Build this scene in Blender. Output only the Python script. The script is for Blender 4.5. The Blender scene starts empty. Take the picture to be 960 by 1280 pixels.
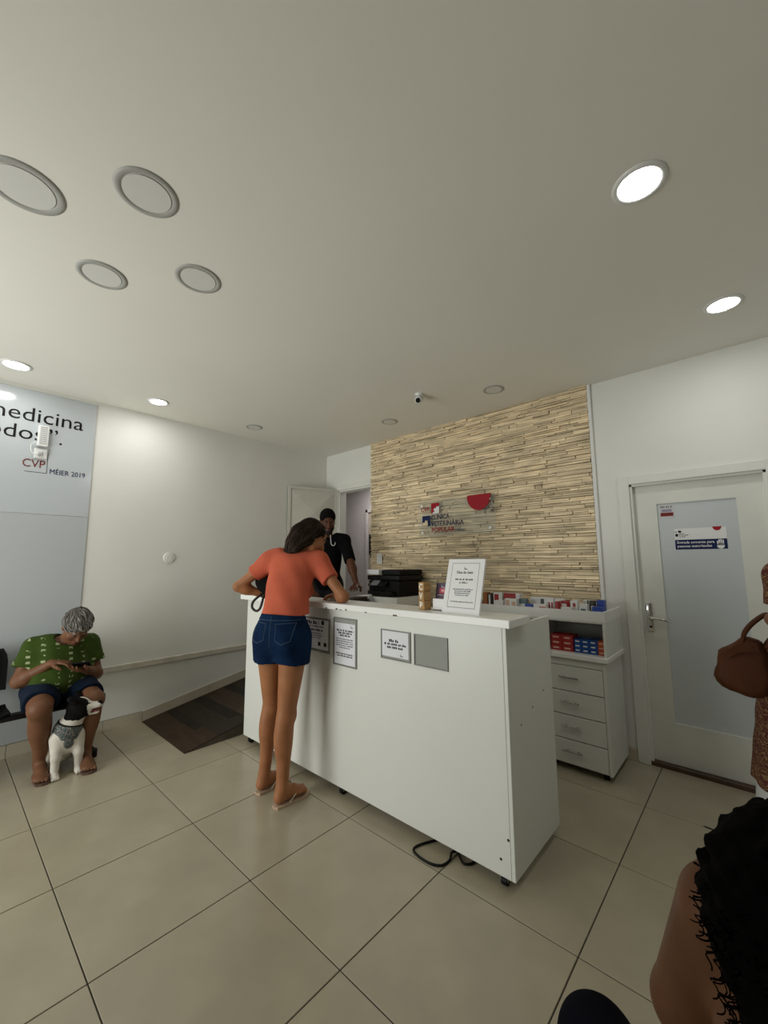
import bpy, bmesh, math, random
import numpy as np
from mathutils import Vector, Matrix
from mathutils.bvhtree import BVHTree

random.seed(7)
SC = bpy.context.scene
COL = SC.collection
R = math.radians

# ------------------------------------------------------------------ camera
CAM_POS = (4.190, -0.472, 1.407)
FOCAL_PX = 506.6
YAW, PITCH, ROLL = -42.19, 7.034, -0.336
def cam_axes():
    y, p, r = R(YAW), R(PITCH), R(ROLL)
    f = Vector((math.sin(y)*math.cos(p), math.cos(y)*math.cos(p), math.sin(p)))
    rt = Vector((math.cos(y), -math.sin(y), 0)); up = rt.cross(f)
    c, s = math.cos(r), math.sin(r)
    return c*rt+s*up, -s*rt+c*up, f
cd = bpy.data.cameras.new('camera'); cam = bpy.data.objects.new('camera', cd); COL.objects.link(cam)
cd.sensor_fit = 'VERTICAL'; cd.sensor_height = 36; cd.lens = FOCAL_PX/1280*36
cd.clip_start = 0.02; cd.clip_end = 100
rt, up, fw = cam_axes()
cam.matrix_world = Matrix(((rt.x, up.x, -fw.x, CAM_POS[0]), (rt.y, up.y, -fw.y, CAM_POS[1]), (rt.z, up.z, -fw.z, CAM_POS[2]), (0, 0, 0, 1)))
SC.camera = cam
def pix(p):
    d = Vector(p)-Vector(CAM_POS); z = d.dot(fw)
    return 480+FOCAL_PX*d.dot(rt)/z, 640-FOCAL_PX*d.dot(up)/z

# ------------------------------------------------------------------ world, daylight, exposure
w = bpy.data.worlds.new('world'); SC.world = w; w.use_nodes = True
bg = w.node_tree.nodes['Background']; bg.inputs[0].default_value = (0.86, 0.93, 1.0, 1); bg.inputs[1].default_value = 0.35
SC.view_settings.view_transform = 'Standard'; SC.view_settings.look = 'None'
SC.view_settings.gamma = 1; SC.view_settings.use_curve_mapping = False
SC.view_settings.exposure = 0.25
def area(name, loc, target, sx, sy, power, col=(1, 1, 1), spread=180):
    l = bpy.data.lights.new(name, 'AREA'); l.shape = 'RECTANGLE'; l.size = sx; l.size_y = sy
    l.energy = power; l.color = col; l.spread = R(spread)
    o = bpy.data.objects.new(name, l); COL.objects.link(o); o.location = loc
    o.rotation_euler = (Vector(target)-Vector(loc)).to_track_quat('-Z', 'Y').to_euler()
    return o
# daylight entering through the open shopfront behind the camera
area('daylight_shopfront', (1.25, -2.30, 1.15), (1.6, 3.0, 1.95), 1.8, 1.7, 46, (1.0, 1.0, 0.95), 150)

CEIL = 2.83; BACK = 3.0; FRONT = -2.4; RIGHT = 5.4

# ------------------------------------------------------------------ materials
MATS = {}
def mat(name, col, rough=0.5, metal=0.0, noise=0.0, nscale=8.0, bump=0.0, bscale=60.0, emit=None, estr=0.0, alpha=None, spec=0.5, rnd=0.0, coat=0.0, stretch=None, sheen=0.0):
    if name in MATS: return MATS[name]
    m = bpy.data.materials.new(name); m.use_nodes = True; nt = m.node_tree; N = nt.nodes; Lk = nt.links
    b = N['Principled BSDF']
    b.inputs['Roughness'].default_value = rough; b.inputs['Metallic'].default_value = metal
    b.inputs['Specular IOR Level'].default_value = spec; b.inputs['Coat Weight'].default_value = coat
    b.inputs['Sheen Weight'].default_value = sheen
    c = (col[0], col[1], col[2], 1)
    b.inputs['Base Color'].default_value = c
    tc = N.new('ShaderNodeTexCoord'); mp = N.new('ShaderNodeMapping'); Lk.new(tc.outputs['Object'], mp.inputs[0])
    if stretch: mp.inputs['Scale'].default_value = stretch
    src = None
    if noise > 0:
        nz = N.new('ShaderNodeTexNoise'); nz.inputs['Scale'].default_value = nscale; nz.inputs['Detail'].default_value = 6
        Lk.new(mp.outputs[0], nz.inputs['Vector'])
        hv = N.new('ShaderNodeHueSaturation'); hv.inputs['Color'].default_value = c
        mr = N.new('ShaderNodeMapRange'); mr.inputs[1].default_value = 0.3; mr.inputs[2].default_value = 0.7
        mr.inputs[3].default_value = 1-noise; mr.inputs[4].default_value = 1+noise
        Lk.new(nz.outputs[0], mr.inputs[0]); Lk.new(mr.outputs[0], hv.inputs['Value']); src = hv.outputs[0]
    if rnd > 0:
        oi = N.new('ShaderNodeObjectInfo'); ge = N.new('ShaderNodeNewGeometry')
        ad = N.new('ShaderNodeMath'); ad.operation = 'ADD'; fr = N.new('ShaderNodeMath'); fr.operation = 'FRACT'
        Lk.new(oi.outputs['Random'], ad.inputs[0]); Lk.new(ge.outputs['Random Per Island'], ad.inputs[1]); Lk.new(ad.outputs[0], fr.inputs[0])
        h2 = N.new('ShaderNodeHueSaturation'); mr2 = N.new('ShaderNodeMapRange')
        mr2.inputs[3].default_value = 1-rnd; mr2.inputs[4].default_value = 1+rnd
        Lk.new(fr.outputs[0], mr2.inputs[0]); Lk.new(mr2.outputs[0], h2.inputs['Value'])
        if src: Lk.new(src, h2.inputs['Color'])
        else: h2.inputs['Color'].default_value = c
        src = h2.outputs[0]
    if src: Lk.new(src, b.inputs['Base Color'])
    if bump > 0:
        n2 = N.new('ShaderNodeTexNoise'); n2.inputs['Scale'].default_value = bscale; n2.inputs['Detail'].default_value = 4
        Lk.new(mp.outputs[0], n2.inputs['Vector'])
        bp = N.new('ShaderNodeBump'); bp.inputs['Strength'].default_value = bump; bp.inputs['Distance'].default_value = 0.004
        Lk.new(n2.outputs[0], bp.inputs['Height']); Lk.new(bp.outputs[0], b.inputs['Normal'])
    if emit: b.inputs['Emission Color'].default_value = (*emit, 1); b.inputs['Emission Strength'].default_value = estr
    if alpha is not None: b.inputs['Alpha'].default_value = alpha
    MATS[name] = m
    return m
def srgb(r, g, b):
    f = lambda v: (v/255/12.92) if v <= 10 else ((v/255+0.055)/1.055)**2.4
    return (f(r), f(g), f(b))

M_WALL = mat('wall_paint', (0.80, 0.805, 0.76), 0.62, noise=0.03, nscale=1.6, bump=0.05, bscale=30)
M_CEIL = mat('ceiling_paint', (0.84, 0.825, 0.75), 0.8, noise=0.02, nscale=1.2)
M_TILE = mat('floor_tile', (0.385, 0.345, 0.250), 0.24, noise=0.09, nscale=3.5, rnd=0.04)
M_GROUT = mat('grout', (0.07, 0.06, 0.045), 0.9)
M_BASE = mat('baseboard_tile', (0.55, 0.50, 0.39), 0.35, noise=0.05, nscale=4, rnd=0.04)
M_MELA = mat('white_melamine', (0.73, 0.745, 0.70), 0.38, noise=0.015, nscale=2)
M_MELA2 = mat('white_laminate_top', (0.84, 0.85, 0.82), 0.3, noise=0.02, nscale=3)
M_DOOR = mat('door_white_paint', (0.74, 0.75, 0.69), 0.42, noise=0.04, nscale=5)
M_CASE = mat('casing_white_paint', (0.78, 0.79, 0.74), 0.45, noise=0.03, nscale=4)
M_PANELGLASS = mat('frosted_door_panel', (0.60, 0.645, 0.66), 0.28, noise=0.03, nscale=3)
M_GLOSS = mat('glossy_wall_panel', (0.52, 0.56, 0.585), 0.12, noise=0.015, nscale=1.5)
M_STONE = mat('travertine_strip', (0.80, 0.66, 0.44), 0.75, noise=0.28, nscale=5, bump=0.5, bscale=40, rnd=0.22, stretch=(1.0, 1.0, 7.0))
M_STONEBACK = mat('stone_mortar', (0.10, 0.075, 0.045), 0.95)
M_BLACK = mat('black_plastic', (0.006, 0.006, 0.0065), 0.5, spec=0.18)
M_BLACKG = mat('black_gloss_plastic', (0.006, 0.006, 0.0065), 0.3, spec=0.25)
M_BLACKM = mat('black_metal', (0.012, 0.012, 0.014), 0.4, metal=0.3)
M_INK = mat('ink_black', (0.012, 0.012, 0.014), 0.6, spec=0.15)
M_INKG = mat('ink_grey', (0.10, 0.10, 0.11), 0.6, spec=0.15)
M_NAVY = mat('ink_navy', (0.010, 0.020, 0.085), 0.5, spec=0.15)
M_RED = mat('ink_red', (0.36, 0.012, 0.022), 0.4, spec=0.15)
M_DKRED = mat('ink_dark_red', (0.20, 0.03, 0.025), 0.5, spec=0.15)
M_WHITE = mat('print_white', (0.82, 0.83, 0.83), 0.5)
M_PAPER = mat('paper', (0.74, 0.755, 0.79), 0.6)
M_CHROME = mat('chrome', (0.75, 0.75, 0.74), 0.12, metal=1.0)
M_STEEL = mat('brushed_handle', (0.30, 0.29, 0.27), 0.3, metal=1.0)
M_ALU = mat('lamp_ring_grey', (0.40, 0.40, 0.375), 0.5)
M_DIFF = mat('lamp_diffuser_off', (0.72, 0.72, 0.68), 0.4)
M_LIT = mat('lamp_diffuser_lit', (0.9, 0.9, 0.9), 0.4, emit=(1.0, 0.99, 0.97), estr=9.0)
M_WPLAST = mat('white_plastic', (0.78, 0.79, 0.77), 0.35)
M_GPLAST = mat('grey_plastic', (0.45, 0.46, 0.46), 0.4)
M_WOODBLK = mat('letter_block_wood', (0.42, 0.24, 0.085), 0.5, noise=0.25, nscale=10, stretch=(1, 1, 6))
M_DKWOOD = mat('threshold_wood', (0.065, 0.035, 0.018), 0.5, noise=0.3, nscale=12)
M_CREAM = mat('cream_metal_paint', (0.60, 0.585, 0.52), 0.45, noise=0.05, nscale=6)
M_CORR = mat('corridor_paint', (0.46, 0.43, 0.42), 0.7, noise=0.03, nscale=2)

def mat_acrylic(name, tint, a):
    m = bpy.data.materials.new(name); m.use_nodes = True; nt = m.node_tree; N = nt.nodes
    out = N['Material Output']; b = N['Principled BSDF']; b.inputs['Base Color'].default_value = (*tint, 1); b.inputs['Roughness'].default_value = 0.06
    t = N.new('ShaderNodeBsdfTransparent'); t.inputs[0].default_value = (0.97, 0.98, 0.98, 1)
    mx = N.new('ShaderNodeMixShader'); mx.inputs[0].default_value = a
    nt.links.new(t.outputs[0], mx.inputs[1]); nt.links.new(b.outputs[0], mx.inputs[2]); nt.links.new(mx.outputs[0], out.inputs[0])
    return m
M_ACRYL = mat_acrylic('clear_acrylic', (0.70, 0.72, 0.68), 0.10)
M_ACRYLG = mat_acrylic('sleeve_acrylic', (0.46, 0.47, 0.43), 0.5)

# ------------------------------------------------------------------ object helpers
def setp(o, label=None, cat=None, group=None, kind=None):
    if label: o['label'] = label
    if cat: o['category'] = cat
    if group: o['group'] = group
    if kind: o['kind'] = kind
    return o
def obj(name, me, m=None, parent=None, loc=None):
    if isinstance(me, bmesh.types.BMesh):
        b = me; me = bpy.data.meshes.new(name); b.normal_update(); b.to_mesh(me); b.free()
    if m is not None:
        me.materials.clear()
        for k in (m if isinstance(m, (list, tuple)) else [m]): me.materials.append(k)
    o = bpy.data.objects.new(name, me); COL.objects.link(o)
    if loc is not None: o.location = loc
    if parent is not None:
        o.parent = parent
        # everything is modelled in world metres: take the parent's place back out
        if loc is None: o.matrix_parent_inverse = WORLD_INV.get(parent.name, Matrix.Identity(4))
    return o
WORLD_INV = {}
def thing(name, label, cat, loc, group=None, kind=None):
    o = bpy.data.objects.new(name, None); o.empty_display_size = 0.05; COL.objects.link(o); o.location = loc
    WORLD_INV[o.name] = Matrix.Translation(loc).inverted()
    return setp(o, label, cat, group, kind)
def box(bm, lo, hi, bev=0.0, seg=1):
    lo, hi = Vector(lo), Vector(hi); c = (lo+hi)/2; s = hi-lo
    r = bmesh.ops.create_cube(bm, size=1, matrix=Matrix.Translation(c) @ Matrix.Diagonal((*s, 1)))
    if bev > 0:
        es = list({e for v in r['verts'] for e in v.link_edges})
        bmesh.ops.bevel(bm, geom=es, offset=min(bev, min(s)*0.45), segments=seg, affect='EDGES', profile=0.5)
    return bm
def B(*boxes, bev=0.0, seg=1):
    bm = bmesh.new()
    for lo, hi in boxes: box(bm, lo, hi, bev, seg)
    return bm
def cyl(bm, a, b, r, r2=None, n=20, caps=True):
    a, b = Vector(a), Vector(b); d = b-a
    q = d.to_track_quat('Z', 'Y').to_matrix().to_4x4()
    bmesh.ops.create_cone(bm, cap_ends=caps, cap_tris=False, segments=n, radius1=r, radius2=r if r2 is None else r2, depth=d.length,
                          matrix=Matrix.Translation((a+b)/2) @ q)
    return bm
def CY(*a, **k): return cyl(bmesh.new(), *a, **k)
def tube(pts, r, n=8, closed=False):
    bm = bmesh.new(); P = [Vector(p) for p in pts]; rings = []; last = None
    for i, p in enumerate(P):
        t = (P[min(i+1, len(P)-1)]-P[max(i-1, 0)])
        t = t.normalized() if t.length > 1e-9 else Vector((0, 0, 1))
        if last is None: a = t.orthogonal().normalized()
        else: a = (last-t*last.dot(t)); a = a.normalized() if a.length > 1e-6 else t.orthogonal().normalized()
        last = a; b = t.cross(a)
        rr = r[i] if isinstance(r, (list, tuple)) else r
        rings.append([bm.verts.new(p+rr*(math.cos(2*math.pi*k/n)*a+math.sin(2*math.pi*k/n)*b)) for k in range(n)])
    for i in range(len(rings)-1):
        for k in range(n): bm.faces.new((rings[i][k], rings[i][(k+1) % n], rings[i+1][(k+1) % n], rings[i+1][k]))
    bm.faces.new(rings[0][::-1]); bm.faces.new(rings[-1])
    for f in bm.faces: f.smooth = True
    return bm
def prism(poly, y0, y1, org, ux, uy, un):
    """polygon in a plane (org, ux, uy), extruded along un from y0 to y1"""
    bm = bmesh.new(); org, ux, uy, un = Vector(org), Vector(ux), Vector(uy), Vector(un)
    a = [bm.verts.new(org+ux*p[0]+uy*p[1]+un*y0) for p in poly]; b = [bm.verts.new(org+ux*p[0]+uy*p[1]+un*y1) for p in poly]
    n = len(poly); bm.faces.new(a[::-1]); bm.faces.new(b)
    for i in range(n): bm.faces.new((a[i], a[(i+1) % n], b[(i+1) % n], b[i]))
    bmesh.ops.recalc_face_normals(bm, faces=bm.faces)
    return bm
def merge(*bms):
    out = bmesh.new()
    for b in bms:
        me = bpy.data.meshes.new('t'); b.to_mesh(me); b.free(); out.from_mesh(me); bpy.data.meshes.remove(me)
    return out
def smooth(o, angle=40):
    for p in o.data.polygons: p.use_smooth = True
    return o
def spline(pts, n=8):
    P = [Vector(p) for p in pts]; P = [2*P[0]-P[1]]+P+[2*P[-1]-P[-2]]; out = []
    for i in range(1, len(P)-2):
        for k in range(n):
            t = k/n; a, b, c, d = P[i-1], P[i], P[i+1], P[i+2]
            out.append(0.5*((2*b)+(c-a)*t+(2*a-5*b+4*c-d)*t*t+(-a+3*b-3*c+d)*t**3))
    out.append(P[-2]); return out
def text(s, org, ux, uy, width=None, height=None, align='L', depth=0.0015, bold=0.0, shear=0.0):
    """letters as a mesh; org is the left (or right / centre) end of the base line"""
    c = bpy.data.curves.new('t', 'FONT'); c.body = s; c.size = 1.0; c.extrude = 0.0; c.offset = bold; c.resolution_u = 3; c.shear = shear
    o = bpy.data.objects.new('t', c); COL.objects.link(o)
    dg = bpy.context.evaluated_depsgraph_get(); me = bpy.data.meshes.new_from_object(o.evaluated_get(dg))
    bpy.data.objects.remove(o); bpy.data.curves.remove(c)
    xs = [v.co.x for v in me.vertices]; ys = [v.co.y for v in me.vertices]
    x0, x1, y1 = min(xs), max(xs), max(ys)
    if width and height: sx = width/(x1-x0); sy = height/y1
    elif width: sx = sy = width/(x1-x0)
    else: sx = sy = height/y1
    off = {'L': x0, 'R': x1, 'C': (x0+x1)/2}[align]
    org, ux, uy = Vector(org), Vector(ux), Vector(uy); un = ux.cross(uy)
    bm = bmesh.new(); bm.from_mesh(me); bpy.data.meshes.remove(me)
    r = bmesh.ops.extrude_face_region(bm, geom=list(bm.faces))
    vs = {e for e in r['geom'] if isinstance(e, bmesh.types.BMVert)}
    for v in bm.verts:
        x = (v.co.x-off)*sx; y = v.co.y*sy
        v.co = org+ux*x+uy*y+un*(depth if v in vs else 0)
    bmesh.ops.recalc_face_normals(bm, faces=bm.faces)
    return bm
X, Y, Z = Vector((1, 0, 0)), Vector((0, 1, 0)), Vector((0, 0, 1))

# ------------------------------------------------------------------ the room shell
floor = setp(obj('floor', B(((-0.1, FRONT-0.1, -0.12), (RIGHT+0.1, BACK+0.14, -0.004))), M_GROUT), 'large pale beige porcelain tile floor with dark joints', kind='structure')
tb = B(((0.0024, 0.0024, -0.01), (0.5976, 0.5976, 0.0)), bev=0.0012)
tme = bpy.data.meshes.new('tile'); tb.to_mesh(tme); tb.free(); tme.materials.append(M_TILE)
for i in range(-4, 5):
    for j in range(9):
        t = bpy.data.objects.new('tile', tme); COL.objects.link(t); t.location = (0.6*j, 0.6*i, 0); t.parent = floor
T = 0.12
obj('broken_joint', prism([(3.862, 2.405), (3.905, 2.396), (3.952, 2.398), (3.955, 2.403), (3.91, 2.409), (3.87, 2.412)], -.001, .0008, (0, 0, 0), Vector((1, 0, 0)), Vector((0, 1, 0)), Vector((0, 0, 1))), mat('joint_gap', (0.006, 0.005, 0.004), 0.95, spec=0.05), floor)
setp(obj('wall_left', B(((-T, FRONT-T, -0.1), (0, BACK+T, CEIL))), M_WALL), 'white painted wall on the left with a low rail', kind='structure')
setp(obj('wall_right', B(((RIGHT, FRONT-T, -0.1), (RIGHT+T, BACK+T, CEIL))), mat('right_wall_grey', (0.70, 0.70, 0.66), 0.7)), 'pale painted wall on the right', kind='structure')
OX0, OX1, OZ0, OZ1 = 0.25, 0.85, 0.37, 2.33       # doorway to the corridor, at the ramp's top
DX0, DX1, DZ1 = 3.535, 4.295, 1.975               # closed white door
wb = B(((0, BACK, -0.1), (OX0, BACK+T, CEIL)), ((OX0, BACK, OZ1), (OX1, BACK+T, CEIL)), ((OX0, BACK, -0.1), (OX1, BACK+T, OZ0-0.004)),
       ((OX1, BACK, -0.1), (DX0, BACK+T, CEIL)), ((DX0, BACK, DZ1), (DX1, BACK+T, CEIL)), ((DX1, BACK, -0.1), (RIGHT, BACK+T, CEIL)))
wall_back = setp(obj('wall_back', wb, M_WALL), 'white back wall, its middle clad in beige split stone', kind='structure')
# the shopfront behind the camera: an opening in the front wall
setp(obj('wall_front', B(((0, FRONT-T, -0.1), (0.3, FRONT, CEIL)), ((2.2, FRONT-T, -0.1), (RIGHT, FRONT, CEIL)), ((0.3, FRONT-T, 2.3), (2.2, FRONT, CEIL))), mat('front_wall_grey', (0.30, 0.30, 0.29), 0.7)),
     'front wall with the open shopfront behind the camera', kind='structure')
setp(obj('ceiling', B(((-T, FRONT-T, CEIL), (RIGHT+T, BACK+T, CEIL+0.1))), M_CEIL), 'smooth off-white plaster ceiling', kind='structure')
# corridor beyond the doorway
cr = bmesh.new()
for lo, hi in (((-1.6, 4.05, 0.2), (1.6, 4.15, 2.75)), ((-1.7, 3.12, 0.2), (-1.6, 4.15, 2.75)), ((1.5, 3.12, 0.2), (1.6, 4.05, 2.75)), ((-1.7, BACK, 0.2), (-T, BACK+T, 2.75)), ((-1.7, BACK+T, 2.65), (1.6, 4.15, 2.75))): box(cr, lo, hi)
wc = setp(obj('wall_corridor', cr, M_CORR), 'lilac grey corridor wall seen through the doorway', kind='structure')
setp(obj('floor_corridor', B(((-1.7, BACK, 0.2), (1.6, 4.15, OZ0-0.003))), M_TILE), 'corridor floor beyond the doorway', kind='structure')
d3 = setp(obj('door_3', B(((-0.20, 4.01, OZ0), (0.55, 4.05, 2.17)), bev=0.004), mat('beige_door', (0.40, 0.35, 0.27), 0.5, noise=0.1)), 'beige door at the end of the corridor', kind='structure')
obj('door_jamb', B(((-0.25, 3.99, OZ0), (-0.20, 4.05, 2.22)), ((-0.25, 3.99, 2.17), (0.6, 4.05, 2.22)), bev=0.004), M_CORR, d3)
obj('notice', B(((-0.17, 3.99, 1.52), (0.1, 4.01, 1.83))), M_BLACK, d3)

# stone cladding: every strip a piece of the wall
SX0, SX1 = 0.85, 3.295
obj('mortar_bed', B(((SX0, BACK-0.006, 0.0), (SX1, BACK, CEIL))), M_STONEBACK, wall_back)
strips = []; z = 0.0
while z < CEIL-0.004:
    hh = min(random.choice((0.014, 0.018, 0.022, 0.027, 0.033, 0.020)), CEIL-z)
    x = SX0 - random.uniform(0, 0.2)
    dz = 0.0
    while x < SX1:
        ln = random.choice((0.07, 0.13, 0.18, 0.22, 0.28, 0.34, 0.42, 0.16, 0.25)) * random.uniform(0.85, 1.2)
        a, b = max(x, SX0), min(x+ln, SX1)
        if b-a > 0.012:
            g = random.uniform(0.0006, 0.0022)
            if hh > 0.03 and random.random() < 0.3:
                c = z+hh*random.uniform(0.4, 0.6); strips += [(a+g, b-g, z+g*0.7, c-g*0.4), (a+g, b-g, c+g*0.4, z+hh-g*0.7)]
            else: strips.append((a+g, b-g, z+g*0.8+random.uniform(0, .002), z+hh-g*0.8))
        x += ln
    z += hh
def strip_bm(s, bm=None):
    bm = bm or bmesh.new(); a, b, z0, z1 = s
    d = random.uniform(0.012, 0.034); d2 = d+random.uniform(-0.004, 0.004)
    v = [bm.verts.new(p) for p in ((a, BACK-0.004, z0), (b, BACK-0.004, z0), (b, BACK-0.004, z1), (a, BACK-0.004, z1),
         (a, BACK-d, z0), (b, BACK-d2, z0), (b-random.uniform(0, .003), BACK-d2+random.uniform(0, .003), z1-random.uniform(0, .002)), (a+random.uniform(0, .003), BACK-d+random.uniform(0, .003), z1))]
    for f in ((4, 5, 6, 7), (0, 4, 7, 3), (5, 1, 2, 6), (7, 6, 2, 3), (0, 1, 5, 4)): bm.faces.new([v[k] for k in f])
    return bm
def parea(s):
    x0, y0 = pix((s[0], BACK, s[2])); x1, y1 = pix((s[1], BACK, s[3])); xa, ya = pix((s[1], BACK, s[2]))
    return abs(xa-x0)*abs(ya-y1) * (1 if s[2] > 1.0 else 0)
strips.sort(key=parea, reverse=True)
for s in strips[:300]: obj('stone', strip_bm(s), M_STONE, wall_back)
rest = bmesh.new()
for s in strips[300:]: strip_bm(s, rest)
setp(obj('small_stones', rest, M_STONE, wall_back), kind='stuff')
setp(obj('trim_1', B(((SX1, BACK-0.022, 0), (SX1+0.026, BACK, CEIL)), bev=0.003), mat('plaster_bead', (0.80, 0.81, 0.79), 0.7, bump=0.5, bscale=60)), 'rough white plaster edge beside the stone cladding', kind='structure')

# baseboards of floor tile
bl = setp(obj('baseboard_left', B(((0, FRONT, 0), (0.004, 0.90, 0.09))), M_GROUT), 'beige tile baseboard along the left wall, climbing with the ramp', kind='structure')
def ramp_z(y): return max(0.0, (y-0.9)*0.1775)
y = -2.4
while y < 2.99:
    y1 = min(y+0.6, 0.9 if y < 0.89 else 3.0)
    q = [(y+0.0015, ramp_z(y)), (y1-0.0015, ramp_z(y1)), (y1-0.0015, ramp_z(y1)+0.088), (y+0.0015, ramp_z(y)+0.088)]
    obj('tile', prism(q, 0.001, 0.010, (0, 0, 0), Y, Z, X), M_BASE, bl); y = y1
bb = setp(obj('baseboard_back', B(((SX1+0.028, BACK-0.003, 0), (3.462, BACK, 0.085))), M_GROUT), 'beige tile baseboard beside the white door', kind='structure')
obj('tile', B(((SX1+0.03, BACK-0.010, 0), (3.462, BACK-0.002, 0.085)), bev=0.001), M_BASE, bb)
obj('tile', B(((4.365, BACK-0.010, 0), (RIGHT, BACK-0.002, 0.085)), bev=0.001), M_BASE, bb)
# low rail on the left wall
rl = setp(obj('trim_2', B(((0, 0.44, 0.478), (0.022, 2.9, 0.532)), bev=0.006), mat('rail_beige_paint', (0.60, 0.57, 0.48), 0.5, noise=0.12, nscale=9)), 'low cream wooden rail along the left wall', kind='structure')

# ramp of wood-look planks up to the corridor
RX = 0.93
ramp = setp(obj('ramp', prism([(0.905, 0.0), (BACK, 0.0), (BACK, 0.368), (0.905, -0.0005)], 0, RX, (0, 0, 0), Y, Z, X), mat('ramp_side', (0.07, 0.058, 0.04), 0.5, noise=0.35, nscale=7)), 'sloping ramp of brown wood-look planks beside the left wall', kind='structure')
PL = [mat('plank_walnut', (0.036, 0.021, 0.011), 0.42, noise=0.4, nscale=6, stretch=(1.2, 8, 8), spec=0.25), mat('plank_brown', (0.052, 0.032, 0.017), 0.42, noise=0.4, nscale=6, stretch=(1.2, 8, 8), spec=0.25),
      mat('plank_dark', (0.008, 0.006, 0.004), 0.4, noise=0.4, nscale=6, stretch=(1.2, 8, 8), spec=0.25), mat('plank_grey', (0.022, 0.016, 0.010), 0.45, noise=0.4, nscale=5, stretch=(1.2, 8, 8), spec=0.25)]
y = 0.90; row = 0
wid = [0.19, 0.07, 0.18, 0.10, 0.20, 0.075, 0.19, 0.16]
while y < 2.98:
    wd = wid[row % 8]; y1 = min(y+wd, BACK)
    cuts = [0.012, random.uniform(0.3, 0.65), RX] if row % 2 == 0 else [0.012, random.uniform(0.15, 0.4), random.uniform(0.65, 0.85), RX]
    for k in range(len(cuts)-1):
        a, b = cuts[k]+0.0008, cuts[k+1]-0.0008
        q = [(y+.0008, ramp_z(y)), (y1-.0008, ramp_z(y1)), (y1-.0008, ramp_z(y1)+0.006), (y+.0008, ramp_z(y)+0.006)]
        m = PL[2] if wd < 0.11 and k < 2 else PL[(0, 1, 3, 0, 3)[(row*2+k*3) % 5]]
        obj('plank', prism(q, a, b, (0, 0, 0), Y, Z, X), m, ramp)
    y = y1; row += 1

# closed white door with a frosted panel
d1 = thing('door_1', 'closed white door with a grey frosted panel and chrome lever', None, (3.9, BACK+0.03, 0), kind='structure')
LY = BACK+0.035
PX0, PX1, PZ0, PZ1 = 3.695, 4.135, 0.30, 1.815
obj('leaf', B(((DX0+.02, LY, 0.03), (PX0, LY+.04, DZ1-.02)), ((PX1, LY, 0.03), (DX1-.02, LY+.04, DZ1-.02)), ((PX0, LY, 0.03), (PX1, LY+.04, PZ0)), ((PX0, LY, PZ1), (PX1, LY+.04, DZ1-.02))), M_DOOR, d1)
obj('door_panel', B(((PX0, LY+.010, PZ0), (PX1, LY+.03, PZ1))), M_PANELGLASS, d1)
obj('jamb', B(((DX0, BACK-.002, 0), (DX0+.02, BACK+.10, DZ1)), ((DX1-.02, BACK-.002, 0), (DX1, BACK+.10, DZ1)), ((DX0, BACK-.002, DZ1-.02), (DX1, BACK+.10, DZ1)), bev=0.002), M_CASE, d1)
obj('door_casing', B(((3.462, BACK-.018, 0), (DX0+.004, BACK, 2.036)), ((DX1-.004, BACK-.018, 0), (4.365, BACK, 2.036)), ((DX0, BACK-.018, DZ1-.004), (DX1, BACK, 2.036)), bev=0.004), M_CASE, d1)
obj('threshold', B(((DX0, BACK-.005, -.003), (DX1, BACK+.10, 0.028)), bev=0.003), M_DKWOOD, d1)
hd = obj('handle_plate', B(((3.578, LY-.012, 0.90), (3.618, LY, 1.105)), bev=0.008, seg=2), M_CHROME, d1)
smooth(hd)
hb = merge(CY((3.60, LY-.012, 1.0), (3.60, LY-.055, 1.0), 0.012, n=16), tube([(3.60, LY-.05, 1.0), (3.63, LY-.055, 1.0), (3.68, LY-.055, 0.995), (3.715, LY-.052, 0.988)], [0.012, 0.010, 0.0085, 0.009]))
obj('lever', hb, M_CHROME, d1); obj('keyhole', CY((3.60, LY-.012, 0.935), (3.60, LY-.016, 0.935), 0.009, n=14), M_BLACKM, d1)

# open cream metal door leaning back against the left wall, and the doorway's casing
d2 = thing('door_2', 'open cream metal door with pressed diamond panels by the corridor', None, (0.2, 2.95, OZ0+.02), kind='structure')
hinge = Vector((0.235, 2.985, 0)); free = Vector((0.03, 2.375, 0)); du = (free-hinge).normalized(); Wd = (free-hinge).length; dn = Vector((-du.y, du.x, 0))
if dn.x < 0: dn = -dn
bm = bmesh.new()
for s0, s1, z0, z1 in ((0, 0.03, 0.40, 2.345), (Wd-.03, Wd, 0.40, 2.345), (0.03, Wd-.03, 2.315, 2.345), (0.03, Wd-.03, 0.40, 0.43), (0.03, Wd-.03, 1.715, 1.735), (0.03, Wd-.03, 1.07, 1.09)):
    q = [(s0, z0), (s1, z0), (s1, z1), (s0, z1)]
    b2 = prism(q, -0.012, 0.012, hinge, du, Z, dn); bm = merge(bm, b2)
obj('door_frame', bm, M_CREAM, d2)
for z0, z1 in ((0.43, 1.07), (1.09, 1.715), (1.735, 2.315)):
    bm = bmesh.new(); c = [(0.03, z0), (Wd-.03, z0), (Wd-.03, z1), (0.03, z1)]
    vs = [bm.verts.new(hinge+du*a+Z*b) for a, b in c]; m_ = bm.verts.new(hinge+du*(Wd/2)+Z*((z0+z1)/2)+dn*0.035)
    for k in range(4): bm.faces.new((vs[k], vs[(k+1) % 4], m_))
    bm.faces.new(vs[::-1]); bmesh.ops.recalc_face_normals(bm, faces=bm.faces)
    obj('pressed_panel', bm, M_CREAM, d2)
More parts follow.
